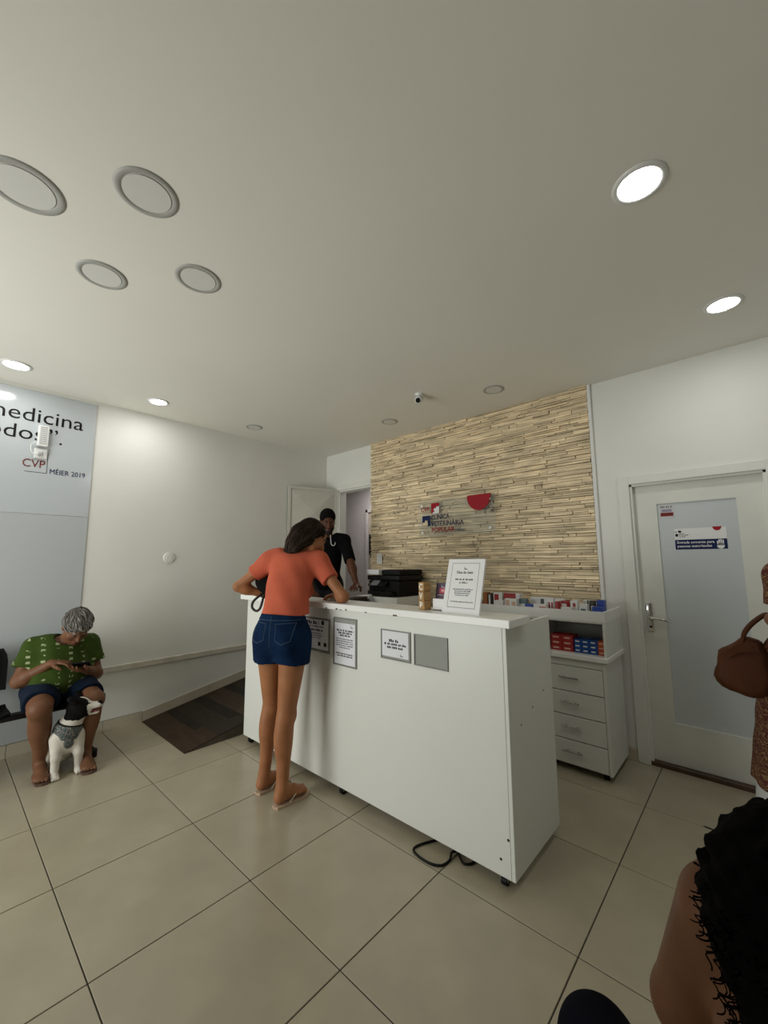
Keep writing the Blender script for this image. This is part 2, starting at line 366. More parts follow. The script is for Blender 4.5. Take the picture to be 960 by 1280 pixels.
setp(obj('trim_3', B(((OX0-.06, BACK-.022, OZ0), (OX0, BACK, 2.395)), ((OX0, BACK-.022, OZ1), (OX1+.0, BACK, 2.395)), ((OX0-.012, BACK, OZ0), (OX0+.012, BACK+T, OZ1)), ((OX0, BACK, OZ1-.02), (OX1, BACK+T, OZ1+.002)), bev=0.003), M_CASE), 'white casing around the corridor doorway', kind='structure')

# glossy printed panel on the left wall
gp = setp(obj('wall_panel', B(((0.0005, -2.35, 1.803), (0.007, 0.378, 2.795)), bev=0.001), M_GLOSS), 'glossy pale blue-grey wall panel printed with a black slogan', 'wall panel')
obj('lower_sheet', B(((0.0005, -2.35, 0.095), (0.007, 0.378, 1.799)), bev=0.001), mat('glossy_wall_panel_low', (0.48, 0.515, 0.53), 0.14), gp)
PF = 0.0072
obj('lettering', text('medicina', (PF, 0.292, 2.540), Y, Z, width=0.61, height=0.110, align='R'), M_INK, gp)
obj('lettering', text('todos', (PF, 0.036, 2.390), Y, Z, width=0.40, height=0.108, align='R'), M_INK, gp)
obj('lettering', text('”', (PF, 0.070, 2.390), Y, Z, height=0.112, align='L'), M_INK, gp)
obj('lettering', text('.', (PF, 0.140, 2.385), Y, Z, width=0.018, align='L'), M_INK, gp)
obj('lettering', text('CVP', (PF, -0.075, 2.172), Y, Z, width=0.138, height=0.062), M_DKRED, gp)
obj('lettering', text('MÉIER 2019', (PF, 0.096, 2.135), Y, Z, width=0.236, height=0.050), M_NAVY, gp)
obj('rule_line', B(((PF, -0.06, 2.132), (PF+.001, 0.078, 2.136)), ((PF, 0.074, 2.132), (PF+.001, 0.078, 2.30))), M_INKG, gp)
el = thing('emergency_light', 'small white emergency light fixed over the printed slogan', 'emergency light', (0.007, 0.03, 2.34))
obj('housing', B(((0.0075, -0.002, 2.345), (0.045, 0.066, 2.515)), bev=0.006, seg=2), M_WPLAST, el)
for k in range(9): obj('led_row', B(((0.044, 0.010, 2.362+k*0.0165), (0.0465, 0.054, 2.372+k*0.0165))), M_GPLAST, el)
ob_ = thing('outlet_box', 'white surface outlet box with plug under the emergency light', 'outlet', (0.0075, 0.03, 2.245))
obj('plate', B(((0.0085, -0.012, 2.245), (0.022, 0.068, 2.330)), bev=0.004), M_WPLAST, ob_)
obj('plug', B(((0.022, 0.008, 2.270), (0.05, 0.040, 2.298)), bev=0.006), M_GPLAST, ob_)
obj('cord', tube(spline([(0.045, 0.015, 2.27), (0.055, -0.03, 2.28), (0.03, -0.035, 2.35), (0.03, 0.0, 2.38)], 5), 0.003, 6), M_WPLAST, ob_)
bp_ = thing('blank_cover', 'round white blank cover plate on the left wall', 'cover plate', (0.001, 1.05, 1.46))
obj('disc', merge(CY((0.0005, 1.05, 1.46), (0.010, 1.05, 1.46), 0.050, 0.046, n=32)), M_WALL, bp_)
obj('boss', CY((0.010, 1.05, 1.46), (0.013, 1.05, 1.46), 0.030, 0.028, n=28), M_WALL, bp_)

# ------------------------------------------------------------------ ceiling fittings
def ring(c, r0, r1, h, n=40):
    bm = bmesh.new(); prof = [(r0, 0), (r0+.004, -h), (r1-.010, -h*1.1), (r1, -h*0.25), (r1, 0)]
    R_ = [[bm.verts.new((c[0]+p[0]*math.cos(2*math.pi*k/n), c[1]+p[0]*math.sin(2*math.pi*k/n), c[2]+p[1])) for k in range(n)] for p in prof]
    for i in range(len(prof)-1):
        for k in range(n): bm.faces.new((R_[i][k], R_[i][(k+1) % n], R_[i+1][(k+1) % n], R_[i+1][k])).smooth = True
    bmesh.ops.recalc_face_normals(bm, faces=bm.faces)
    return bm
def downlight(x, y, r, lit, label, group, power=0):
    t = thing('ceiling_downlight', label, 'ceiling light', (x, y, CEIL), group)
    obj('trim_ring', ring((x, y, CEIL-.0003), r*0.76, r, 0.008 if lit else 0.0045), M_WPLAST if lit else M_ALU, t)
    obj('diffuser', CY((x, y, CEIL-.0004), (x, y, CEIL-.005), r*0.745, n=40), M_LIT if lit else M_DIFF, t)
    if lit:
        l = bpy.data.lights.new('downlight_lamp', 'AREA'); l.shape = 'DISK'; l.size = r*1.4; l.energy = power; l.color = (1.0, 0.985, 0.95)
        o = bpy.data.objects.new('downlight_lamp', l); COL.objects.link(o); o.parent = t; o.location = (0, 0, -0.012)
G1 = 'lit recessed downlights'; G2 = 'unlit recessed downlights'
LP = 2.2
downlight(3.989, 1.204, 0.092, True, 'large lit round downlight high on the right of the ceiling', G1, LP)
downlight(4.184, 2.373, 0.090, True, 'lit round downlight nearest the white door', G1, LP)
downlight(0.378, -0.199, 0.092, True, 'lit round downlight above the printed slogan panel', G1, LP)
downlight(0.398, 0.741, 0.085, True, 'lit round downlight near the left wall, above the bare wall', G1, LP)
downlight(2.255, -0.366, 0.128, False, 'unlit round downlight cut off by the left edge of the photo', G2)
downlight(2.569, -0.041, 0.112, False, 'largest whole unlit downlight, with a broad grey ring', G2)
downlight(1.912, -0.034, 0.108, False, 'unlit downlight directly below the cut-off one, left of its pair', G2)
downlight(2.233, 0.301, 0.108, False, 'unlit downlight, lowest and rightmost of the cluster of four', G2)
downlight(0.395, 1.681, 0.085, False, 'small unlit downlight near the left wall corner', G2)
downlight(1.552, 2.531, 0.085, False, 'small unlit downlight above the left part of the stone cladding', G2)
downlight(2.700, 2.542, 0.088, False, 'small unlit downlight right of the security camera', G2)
sc = thing('security_camera', 'small white security camera hanging from the ceiling', 'security camera', (2.19, 2.19, CEIL))
obj('mount', CY((2.19, 2.19, CEIL), (2.19, 2.19, CEIL-.018), 0.036, 0.030, n=28), M_WPLAST, sc)
dv = Vector((0.35, -0.75, -0.55)).normalized(); c0 = Vector((2.185, 2.19, CEIL-.045))
obj('turret', smooth(obj('t', merge(CY(c0-dv*.03, c0+dv*.036, 0.033, 0.030, n=28)), M_WPLAST)).data, M_WPLAST, sc); bpy.data.objects.remove(bpy.data.objects['t'])
obj('lens', CY(c0+dv*.034, c0+dv*.040, 0.021, n=24), M_BLACKG, sc)
area('corridor_fill', (0.2, 3.6, 2.6), (0.2, 3.6, 0), 0.5, 0.3, 8, (1.0, 0.97, 0.95))  # unseen fill light, added to brighten the corridor beyond the doorway

# ------------------------------------------------------------------ reception counter
ct = thing('reception_counter', 'long white melamine reception counter with a ledge top on small casters', 'counter', (2.2, 1.55, 0))
CX0, CX1, CY0, CY1 = 1.06, 3.325, 1.300, 1.825
obj('front_panel', B(((CX0, CY0, 0.052), (CX1-.019, CY0+.018, 1.108)), bev=0.0015), M_MELA, ct)
for xa in (CX0, CX1-.018):
    sp = obj('side_panel', B(((xa, CY0+(.019 if xa == CX0 else 0), 0.052), (xa+.018, CY1, 1.108)), bev=0.0015), M_MELA, ct)
    if xa > 2:
        for yy, zz in ((1.42, 0.655), (1.555, 0.70), (1.70, 0.745)): obj('screw_hole', CY((xa+.0179, yy, zz), (xa+.0188, yy, zz), 0.005, n=10), M_BLACKM, sp)
for q in ((3.26, 0.12), (3.298, 0.21)): obj('screw_hole', CY((q[0], CY0+.0005, q[1]), (q[0], CY0-.0008, q[1]), 0.006, n=10), M_BLACKM, ct)
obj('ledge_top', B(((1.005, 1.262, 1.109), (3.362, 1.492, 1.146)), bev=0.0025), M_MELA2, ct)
random.seed(3)
for xx in (2.10, 2.20, 2.235, 2.29, 2.46, 2.68): obj('edge_chip', B(((xx, 1.2612, 1.110), (xx+random.uniform(.012, .03), 1.2635, 1.110+random.uniform(.004, .012)))), mat('chipboard', (0.12, 0.10, 0.08), 0.9), ct)
obj('inner_desk', B(((CX0+.018, CY0+.02, 0.72), (CX1-.02, CY1, 0.745)), bev=0.002), M_MELA, ct)
for fx, fy in ((3.26, 1.335), (3.26, 1.78), (1.12, 1.335), (1.12, 1.78), (2.2, 1.335), (2.2, 1.78)):
    f_ = obj('caster', merge(CY((fx-.012, fy, 0.022), (fx+.012, fy, 0.022), 0.0215, n=18)), M_BLACK, ct)
    obj('fork', B(((fx-.017, fy-.014, 0.020), (fx-.0125, fy+.014, 0.050)), ((fx+.0125, fy-.014, 0.020), (fx+.017, fy+.014, 0.050)), ((fx-.02, fy-.02, 0.047), (fx+.02, fy+.02, 0.052))), M_STEEL, f_)
# bars standing for lines of small print
def lines(rows, org, ux, uy, un, t=0.0006):
    """rows: (x0, x1, y, height); each line broken into words"""
    rr = random.Random(11); bm = bmesh.new(); org = Vector(org)
    for x0, x1, yy, hh in rows:
        x = x0
        while x < x1-1e-4:
            w_ = min(rr.uniform(1.4, 5.0)*hh*0.9, x1-x); n = max(1, int(w_/(hh*0.8)))
            for k in range(n):
                a = x+k*w_/n; b = a+w_/n*0.72; top = yy+hh*rr.choice((1.0, 0.8, 1.0, 1.1))
                b2 = prism([(a, yy), (b, yy), (b, top), (a, top)], 0, t, org, ux, uy, un)
                me = bpy.data.meshes.new('t'); b2.to_mesh(me); b2.free(); bm.from_mesh(me); bpy.data.meshes.remove(me)
            x += w_+hh*0.55
    return bm
def bird_logo(org, ux, uy, un, s, t=0.0006):
    a = prism([(0, 0.9*s), (0.25*s, 0.5*s), (0.1*s, 0.1*s), (0.5*s, 0.0), (0.4*s, 0.45*s), (0.2*s, 0.75*s)], 0, t, org, ux, uy, un)
    b = prism([(0.5*s, 0.25*s), (0.9*s, 0.3*s), (1.25*s, 0.05*s), (1.0*s, 0.0), (0.6*s, 0.02*s)], 0, t, org, ux, uy, un)
    return merge(a, b)
FY = CY0-0.0004
def holder(x0, x1, z0, z1, label, paper=None, rows=(), heads=(), logo=None, rotate=0):
    t = thing('sign_holder', label, 'sign holder', ((x0+x1)/2, CY0, z0), 'clear sign holders on the counter front')
    obj('back_sheet', B(((x0, FY-.002, z0), (x1, FY, z1)), bev=0.0004), M_ACRYLG, t)
    e = 0.006
    obj('edge', B(((x0, FY-.006, z0), (x0+e, FY-.002, z1)), ((x1-e, FY-.006, z0), (x1, FY-.002, z1)), ((x0+e, FY-.006, z0), (x1-e, FY-.002, z0+e)), ((x0+e, FY-.006, z1-e), (x1-e, FY-.002, z1))), mat('acrylic_edge', (0.22, 0.22, 0.20), 0.3), t)
    if paper:
        p = obj('paper', B(((paper[0], FY-.0032, paper[2]), (paper[1], FY-.0022, paper[3]))), M_PAPER, t)
        pl = (0, FY-.0033, 0)
        if rows: setp(obj('small_print', lines(rows, pl, X, Z, -Y), M_INKG, p), kind='stuff')
        if heads: setp(obj('heading', lines(heads, pl, X, Z, -Y), M_INK, p), kind='stuff')
        if logo: obj('logo', bird_logo((logo[0], FY-.0033, logo[1]), X, Z, -Y, logo[2]), M_INKG, p)
    return t
h1 = holder(1.80, 2.105, 0.82, 1.038, 'clear sign holder with a landscape notice, half hidden behind the woman in coral', (1.81, 2.09, 0.835, 1.025),
       rows=[(1.85, 2.04, 0.975, .009), (1.85, 2.02, 0.932, .006), (1.85, 2.03, 0.918, .006), (1.86, 2.01, 0.904, .006)], heads=[(1.86, 1.99, 0.992, .022), (2.02, 2.055, 0.995, .026), (1.86, 2.035, 0.950, .013)])
for a_ in (1.985, 2.045): obj('print_block', B(((a_, FY-.0038, 0.857), (a_+.027, FY-.0032, 0.882))), M_INK, h1)
holder(2.143, 2.357, 0.765, 1.058, 'tall clear sign holder with a portrait notice, beside the woman in coral', (2.153, 2.342, 0.775, 1.025),
       rows=[(2.17, 2.325, z_, .006) for z_ in (0.925, 0.912, 0.899, 0.886)]+[(2.20, 2.30, 0.873, .006)], heads=[(2.175, 2.33, 0.975, .010), (2.19, 2.315, 0.960, .010), (2.205, 2.30, 0.945, .010), (2.17, 2.325, 0.835, .008), (2.18, 2.32, 0.822, .008)], logo=(2.30, 1.0, 0.02))
holder(2.558, 2.774, 0.864, 1.026, 'small clear sign holder with a landscape notice at the middle of the counter', (2.566, 2.760, 0.880, 1.019),
       heads=[(2.62, 2.69, 0.960, .014), (2.585, 2.745, 0.943, .011), (2.605, 2.722, 0.925, .011)], logo=(2.70, 0.888, 0.018))
holder(2.798, 3.012, 0.862, 1.024, 'empty clear sign holder, nearest the right end of the counter')

# things on the ledge
LZ = 1.1462
fr = thing('framed_card', 'white framed card leaning on the counter ledge, printed Dica do bem', 'framed card', (3.08, 1.36, LZ))
tilt = R(16); fo = Vector((2.962, 1.325, LZ)); fux = Vector((0.985, -0.05, 0)).normalized(); fuy = (Vector((0.05, 0.985, 0)).normalized()*math.sin(tilt)+Z*math.cos(tilt)).normalized(); fun = fux.cross(fuy).normalized()
FW, FH = 0.222, 0.285
obj('board', prism([(0, 0), (FW, 0), (FW, FH), (0, FH)], -0.012, 0, fo+fun*0, fux, fuy, fun), M_WHITE, fr)
b_ = [prism(q, 0, 0.0005, fo, fux, fuy, fun) for q in ([(0.028, 0.03), (FW-.028, 0.03), (FW-.028, 0.032), (0.028, 0.032)], [(0.028, FH-.024), (FW-.028, FH-.024), (FW-.028, FH-.022), (0.028, FH-.022)], [(0.028, 0.03), (0.0295, 0.03), (0.0295, FH-.022), (0.028, FH-.022)], [(FW-.0295, 0.03), (FW-.028, 0.03), (FW-.028, FH-.022), (FW-.0295, FH-.022)])]
obj('border_line', merge(*b_), M_INKG, fr)
obj('lettering', merge(text('Dica do bem', fo+fux*(FW/2)+fuy*0.207, fux, fuy, width=0.098, align='C', depth=.0006, bold=0.015)), M_INK, fr)
setp(obj('small_print', lines([(0.058, 0.165, 0.172, .008), (0.085, 0.135, 0.155, .008), (0.052, 0.17, 0.122, .005), (0.062, 0.16, 0.112, .005), (0.062, 0.158, 0.102, .005), (0.068, 0.15, 0.092, .005), (0.045, 0.18, 0.058, .005)], fo, fux, fuy, fun), M_INKG, fr), kind='stuff')
obj('logo', bird_logo(fo+fux*0.102+fuy*0.228, fux, fuy, fun, 0.018), M_INKG, fr)
obj('easel_back', prism([(0.09, 0.0), (0.13, 0.0), (0.12, 0.195), (0.10, 0.195)], -0.002, 0.002, fo+Y*0.125, fux, Vector((0, -0.23, 0.973)), Vector((0, -0.973, -0.23))), M_WHITE, fr)
for k, ch in enumerate('PVC'):
    yaw_ = R((-14, -20, -17)[k]); s_ = 0.049; z0 = LZ+k*0.0495
    bt = thing('letter_block', f'small wooden cube with a white letter {ch}, {("bottom", "middle", "top")[k]} of the stack on the counter', 'letter block', (2.825, 1.365, z0), 'wooden letter blocks')
    ux = Vector((math.cos(yaw_), math.sin(yaw_), 0)); uy = Vector((-ux.y, ux.x, 0)); o_ = Vector((2.825, 1.365, z0))
    bmx = prism([(-s_/2, -s_/2), (s_/2, -s_/2), (s_/2, s_/2), (-s_/2, s_/2)], 0.0002, s_, o_, ux, uy, Z)
    bmesh.ops.bevel(bmx, geom=list(bmx.edges), offset=0.002, segments=1, affect='EDGES')
    obj('cube', bmx, M_WOODBLK, bt)
    obj('letter', text(ch, o_-uy*(s_/2+.0001)+Z*0.008, ux, Z, height=0.036, align='C', depth=0.0015, bold=0.04), mat('letter_cream', (0.85, 0.82, 0.72), 0.5), bt)
br = thing('leaflet', 'purple and red leaflet in a small white stand on the counter', 'leaflet', (2.93, 1.41, LZ))
lo_ = Vector((2.862, 1.405, LZ)); lux = Vector((0.99, 0.02, 0)).normalized(); luy = Vector((-0.01, 0.18, 0.98)).normalized(); lun = lux.cross(luy).normalized()
obj('sheet', prism([(0, 0), (0.115, 0), (0.115, 0.145), (0, 0.145)], -0.002, 0, lo_, lux, luy, lun), mat('leaflet_purple', (0.055, 0.032, 0.065), 0.4), br)
obj('red_band', prism([(0.022, 0.09), (0.115, 0.09), (0.115, 0.118), (0.022, 0.118)], 0, 0.0005, lo_, lux, luy, lun), mat('leaflet_red', (0.50, 0.02, 0.05), 0.4), br)
obj('lettering', lines([(0.035, 0.10, 0.098, .012), (0.01, 0.11, 0.078, .004)], lo_+lun*.0006, lux, luy, lun), mat('leaflet_pink', (0.75, 0.45, 0.48), 0.5), br)
obj('logo', bird_logo(lo_+lux*.03+luy*.120, lux, luy, lun, 0.02), mat('leaflet_lilac', (0.5, 0.4, 0.5), 0.5), br)
obj('stand', B(((2.872, 1.375, LZ), (2.962, 1.380, LZ+.062)), ((2.872, 1.375, LZ), (2.962, 1.42, LZ+.004))), M_WHITE, br)

# black cord lying in a loop under the counter
cb = obj('power_cord', tube(spline([(2.95, 1.55, .006), (2.88, 1.38, .006), (2.835, 1.29, .006), (2.826, 1.235, .006), (2.87, 1.213, .006), (2.94, 1.210, .006), (2.99, 1.235, .006), (3.0, 1.29, .0065), (2.985, 1.33, .012), (3.0, 1.36, .008), (3.035, 1.33, .006), (3.065, 1.315, .006), (3.09, 1.345, .006), (3.08, 1.42, .006), (3.0, 1.6, .006)], 8), 0.0055, 8), M_BLACK)
setp(cb, 'black power cord lying in a loop under the counter', 'cord')

# ------------------------------------------------------------------ drawer cabinet with display shelf
dc = thing('drawer_cabinet', 'white four-drawer cabinet with an open display shelf by the stone wall', 'cabinet', (2.95, 2.75, 0))
KX0, KX1, KY0, KY1 = 2.36, 3.410, 2.545, 2.962
obj('carcass', B(((KX0, KY0, 0.042), (KX0+.018, KY1, 0.742)), ((KX1-.018, KY0-.015, 0.042), (KX1, KY1, 0.742)), ((KX0+.018, KY1-.012, 0.042), (KX1-.018, KY1, 0.742)), ((KX0+.018, KY0, 0.042), (KX1-.018, KY1-.012, 0.06)), ((2.955, KY0, 0.06), (2.973, KY1-.012, 0.742)), bev=0.001), M_MELA, dc)
obj('cupboard_front', B(((KX0+.001, KY0-.018, 0.05), (2.962, KY0-.001, 0.735)), bev=0.0015), M_MELA, dc)
zz = [0.050, 0.207, 0.365, 0.522, 0.690]
for k in range(4):
    dr = obj('drawer', B(((2.968, KY0-.018, zz[k]+.003), (KX1-.020, KY0-.001, zz[k+1]-.003)), bev=0.0015), M_MELA, dc)
    zc = zz[k]+(zz[k+1]-zz[k])*0.56
    hx0, hx1 = 3.115, 3.240
    obj('handle', merge(CY((hx0, KY0-.042, zc), (hx1, KY0-.042, zc), 0.0052, n=10), CY((hx0+.028, KY0-.018, zc), (hx0+.028, KY0-.042, zc), 0.004, n=8), CY((hx1-.028, KY0-.018, zc), (hx1-.028, KY0-.042, zc), 0.004, n=8)), M_STEEL, dr)
obj('rail', B(((2.968, KY0-.012, 0.692), (KX1-.02, KY0-.002, 0.742))), M_MELA, dc)
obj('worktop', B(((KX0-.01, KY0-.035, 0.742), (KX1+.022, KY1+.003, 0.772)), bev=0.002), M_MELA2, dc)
# upper open box and tray
UX1, UY0 = 3.425, KY0-.012
sh = obj('display_shelf', B(((UX1-.018, UY0, 0.772), (UX1, KY1, 1.004)), ((KX0, UY0, 0.772), (KX0+.018, KY1, 1.004)), ((2.955, UY0+.02, 0.772), (2.973, KY1-.012, 0.99)), ((KX0, KY1-.012, 0.772), (UX1-.018, KY1, 1.004)), ((KX0, UY0+.002, 0.988), (UX1, KY1, 1.006))), M_MELA, dc)
obj('tray_rim', B(((KX0, UY0-.002, 1.0), (UX1+.001, UY0+.014, 1.068)), ((UX1-.014, UY0+.014, 1.0), (UX1+.001, KY1, 1.068)), ((KX0, UY0+.014, 1.0), (KX0+.014, KY1, 1.068))), M_MELA2, dc)
for fx in (KX0+.05, KX1-.05):
    for fy in (KY0+.04, KY1-.05): obj('foot', CY((fx, fy, 0.0), (fx, fy, 0.042), 0.018, n=14), M_BLACK, dc)

C_RED, C_BLUE, C_ORG = mat('box_red', (0.33, 0.018, 0.022), 0.4), mat('box_blue', (0.008, 0.065, 0.27), 0.4), mat('box_orange', (0.50, 0.085, 0.025), 0.4)
C_WHT, C_TEAL, C_DK, C_BRN, C_BLU2, C_PNK = mat('box_white', (0.70, 0.71, 0.70), 0.45), mat('box_teal', (0.10, 0.16, 0.17), 0.45), mat('box_dark', (0.05, 0.05, 0.045), 0.45), mat('box_brown', (0.32, 0.10, 0.03), 0.45), mat('box_bright_blue', (0.015, 0.06, 0.36), 0.4), mat('box_skin', (0.62, 0.40, 0.30), 0.5)
def mbox(x0, x1, y0, dep, z0, hgt, m, label, cat='box', group=None, name='medicine_box', marks=()):
    t = thing(name, label, cat, ((x0+x1)/2, y0+dep/2, z0), group)
    obj('carton', B(((x0, y0, z0+.0002), (x1, y0+dep, z0+hgt)), bev=0.0012), m, t)
    for (u0, u1, v0, v1, mm) in marks:
        obj('print', B(((x0+(x1-x0)*u0, y0-.0006, z0+hgt*v0), (x0+(x1-x0)*u1, y0+.0004, z0+hgt*v1))), mm, t)
    return t
SZ = 0.7722
ordn = ('bottom', 'middle', 'top')
for c in range(2):
    for r_ in range(3):
        mbox(3.040+c*.078, 3.040+c*.078+.076, 2.60, 0.12, SZ+r_*.0365, .036, C_RED, f'flat red carton on the shelf, {ordn[r_]} of the {("left", "right")[c]} red stack', group='red cartons on the open shelf', marks=[(.2, .75, .35, .65, C_PNK)])
for c in range(3):
    for r_ in range(3):
        mbox(3.202+c*.0505, 3.202+c*.0505+.049, 2.60, 0.12, SZ+r_*.0305, .030, C_BLUE, f'small blue carton on the shelf, {ordn[r_]} of the {("left", "middle", "right")[c]} blue stack', group='blue cartons on the open shelf', marks=[(.15, .7, .4, .7, C_WHT)])
for r_ in range(3):
    mbox(3.354, 3.402, 2.60, 0.12, SZ+r_*.0305, .030, C_ORG, f'small orange carton on the shelf, {ordn[r_]} of its stack', group='orange cartons on the open shelf', marks=[(.15, .7, .4, .7, C_PNK)])
TZ = 1.0062
MB = [  # x0, x1, row y, depth, height, colour, marks, label
 (2.394, 2.434, 2.80, .06, .13, C_BRN, [], 'thin brown carton at the left end of the tray'),
 (2.440, 2.472, 2.80, .06, .125, C_DK, [(.3, .7, .1, .9, C_WHT)], 'thin dark carton next to the brown one in the tray'),
 (2.494, 2.574, 2.80, .06, .135, C_WHT, [(.1, .6, .5, .9, C_RED), (.2, .9, .2, .4, C_TEAL)], 'white carton with red print left of the big red-and-white one'),
 (2.590, 2.730, 2.80, .06, .135, C_WHT, [(.0, .75, .45, 1.0, C_RED)], 'wide white carton with a big red arch in the tray'),
 (2.588, 2.664, 2.63, .05, .085, C_WHT, [(.4, .9, .2, .6, C_BLU2)], 'low white and blue carton at the left front of the tray'),
 (2.678, 2.778, 2.63, .05, .105, C_WHT, [(.1, .4, .3, .9, C_PNK), (.6, .9, .2, .8, C_PNK)], 'white carton with two skin-coloured marks in the tray front row'),
 (2.770, 2.834, 2.68, .05, .105, C_TEAL, [(.1, .9, .45, .65, C_WHT)], 'dark teal carton with a white band in the tray'),
 (2.856, 2.918, 2.60, .05, .075, C_BLU2, [], 'low blue carton in front of the teal one'),
 (2.818, 3.002, 2.80, .05, .115, C_WHT, [(.45, .6, .3, .9, C_DK), (.0, 1.0, .0, .12, C_DK)], 'long white carton with a black mark at the back of the tray'),
 (2.924, 3.020, 2.60, .05, .080, C_WHT, [(.45, .95, .2, .8, C_ORG)], 'low white carton with an orange patch in the tray front row'),
 (3.004, 3.052, 2.66, .05, .105, C_WHT, [(.15, .45, .1, .9, C_RED), (.65, .9, .1, .9, C_RED)], 'upright white carton with two red stripes in the tray'),
 (3.014, 3.080, 2.80, .05, .110, C_WHT, [(.3, .8, .5, .8, C_PNK)], 'white carton with a pale pink mark at the back of the tray'),
 (3.078, 3.100, 2.62, .05, .105, C_RED, [], 'thin red upright carton in the tray'),
 (3.070, 3.140, 2.76, .05, .100, C_RED, [(.1, .6, .6, .8, C_WHT)], 'red carton right of the thin red one in the tray'),
 (3.124, 3.196, 2.60, .05, .070, C_WHT, [(.3, .8, .4, .6, C_TEAL)], 'low white carton in front of the red one'),
 (3.172, 3.220, 2.66, .05, .115, C_WHT, [(.35, .75, .62, .85, C_RED)], 'upright white carton with a red dot in the tray'),
 (3.244, 3.296, 2.62, .05, .095, C_WHT, [(.2, .8, .4, .7, C_TEAL), (.2, .8, .2, .3, C_DK)], 'white carton with grey print, right of the red-dot carton'),
 (3.230, 3.268, 2.76, .05, .115, C_WHT, [(.75, 1.0, .0, 1.0, C_DK)], 'white carton with a dark side, behind the grey-printed one'),
 (3.284, 3.316, 2.72, .05, .115, C_DK, [(.3, .9, .4, .7, C_WHT)], 'dark carton between the white ones and the blue ones'),
 (3.326, 3.372, 2.74, .07, .120, C_BLU2, [], 'taller blue carton at the right end of the tray'),
 (3.330, 3.390, 2.61, .05, .085, C_BLU2, [(.2, .8, .4, .6, C_BLUE)], 'shorter blue carton at the right front of the tray'),
]
for a, b, yy, dep, hgt, m, mk, lab in MB:
    mbox(a, b, yy, dep, TZ, hgt, m, lab, group='medicine cartons in the tray', marks=mk)

# back desk with the printer
bd = thing('printer_stand', 'white box stand under the black printer', 'stand', (1.46, 2.7, 0))
obj('cabinet_body', B(((1.16, 2.50, 0.0), (1.66, 2.955, 0.985)), bev=0.002), M_MELA, bd)
obj('top_board', B(((1.13, 2.47, 0.985), (1.68, 2.960, 1.068)), bev=0.003), M_MELA2, bd)
sd = thing('side_desk', 'low white desk holding dark clutter beside the printer', 'desk', (1.25, 2.3, 0))
obj('desk_top', B(((1.02, 2.12, 0.965), (1.60, 2.465, 0.99)), bev=0.002), M_MELA2, sd)
for xx in (1.03, 1.57): obj('desk_leg', B(((xx, 2.14, 0.0), (xx+.02, 2.45, 0.965))), M_MELA, sd)
pr = thing('printer', 'black multifunction printer with a white sheet in its feeder on the stand', 'printer', (1.46, 2.7, 1.068))
QZ = 1.0682
obj('body', B(((1.225, 2.56, QZ+.012), (1.635, 2.92, QZ+.155)), bev=0.012, seg=2), M_BLACK, pr)
obj('base', B(((1.255, 2.575, QZ), (1.61, 2.90, QZ+.014))), M_BLACK, pr)
obj('scanner_lid', B(((1.215, 2.545, QZ+.158), (1.645, 2.935, QZ+.205)), bev=0.010, seg=2), M_BLACKG, pr)
obj('document_feeder', B(((1.40, 2.56, QZ+.205), (1.645, 2.925, QZ+.262)), bev=0.016, seg=3), M_BLACK, pr)
obj('control_panel', prism([(0, 0), (0.055, 0.045), (0.05, 0.055), (-0.008, 0.01)], 1.27, 1.50, (0, 2.505, QZ+.10), Y, Z, X), M_BLACKG, pr)
obj('screen', prism([(-0.0095, 0.0105), (0.047, 0.0555), (0.0465, 0.056), (-0.010, 0.011)], 1.30, 1.40, (0, 2.505, QZ+.10), Y, Z, X), mat('lcd_grey', (0.22, 0.23, 0.25), 0.2), pr)
obj('paper_tray', B(((1.26, 2.50, QZ+.018), (1.59, 2.57, QZ+.055)), bev=0.006), M_BLACKG, pr)
obj('output_paper', B(((1.23, 2.52, QZ+.215), (1.40, 2.86, QZ+.262)), bev=0.004), M_PAPER, pr)
for k in range(4):
    o = obj('folder', B(((1.07+.01*k, 2.17+.012*k, 0.9902+.022*k), (1.42-.015*k, 2.42-.01*k, 1.011+.022*k)), bev=0.003), mat('folder_dark%d' % (k % 2), ((0.02, 0.016, 0.014), (0.06, 0.035, 0.025))[k % 2], 0.6))
    setp(o, f'dark folder on the side desk, {("bottom", "second", "third", "top")[k]} of the pile', 'folder', 'pile of dark folders')
swt = thing('light_switch', 'white light switch plate on the stone cladding', 'switch', (1.02, 2.96, 1.40))
obj('plate', B(((0.965, 2.955, 1.385), (1.045, 2.966, 1.505)), bev=0.004), M_WPLAST, swt)
obj('rocker', B(((0.990, 2.951, 1.425), (1.020, 2.956, 1.465)), bev=0.002), M_WHITE, swt)

# clear acrylic sign on the stone
sg = thing('acrylic_sign', 'clear acrylic clinic sign with red and navy logo on the stone wall', 'sign', (2.02, 2.93, 1.66))
SY = 2.930
obj('acrylic_sheet', B(((1.60, SY, 1.665), (2.472, SY+.006, 2.030)), bev=0.001), M_ACRYL, sg)
for xx, zz_ in ((1.65, 1.985), (2.425, 1.985), (1.655, 1.705), (2.425, 1.715)):
    obj('standoff', merge(CY((xx, SY-.010, zz_), (xx, SY, zz_), 0.013, n=20), CY((xx, SY+.006, zz_), (xx, 2.975, zz_), 0.008, n=14)), M_CHROME, sg)
sy = SY-.0012
def sq(x0, x1, z0, z1): return prism([(x0, z0), (x1, z0), (x1, z1), (x0, z1)], 0, .001, (0, sy, 0), X, Z, -Y)
obj('lettering', text('CVP', (1.635, sy, 1.925), X, Z, width=0.105, height=0.045, depth=.001, bold=.012), M_RED, sg)
obj('emblem', sq(1.765, 1.865, 1.895, 2.005), M_RED, sg)
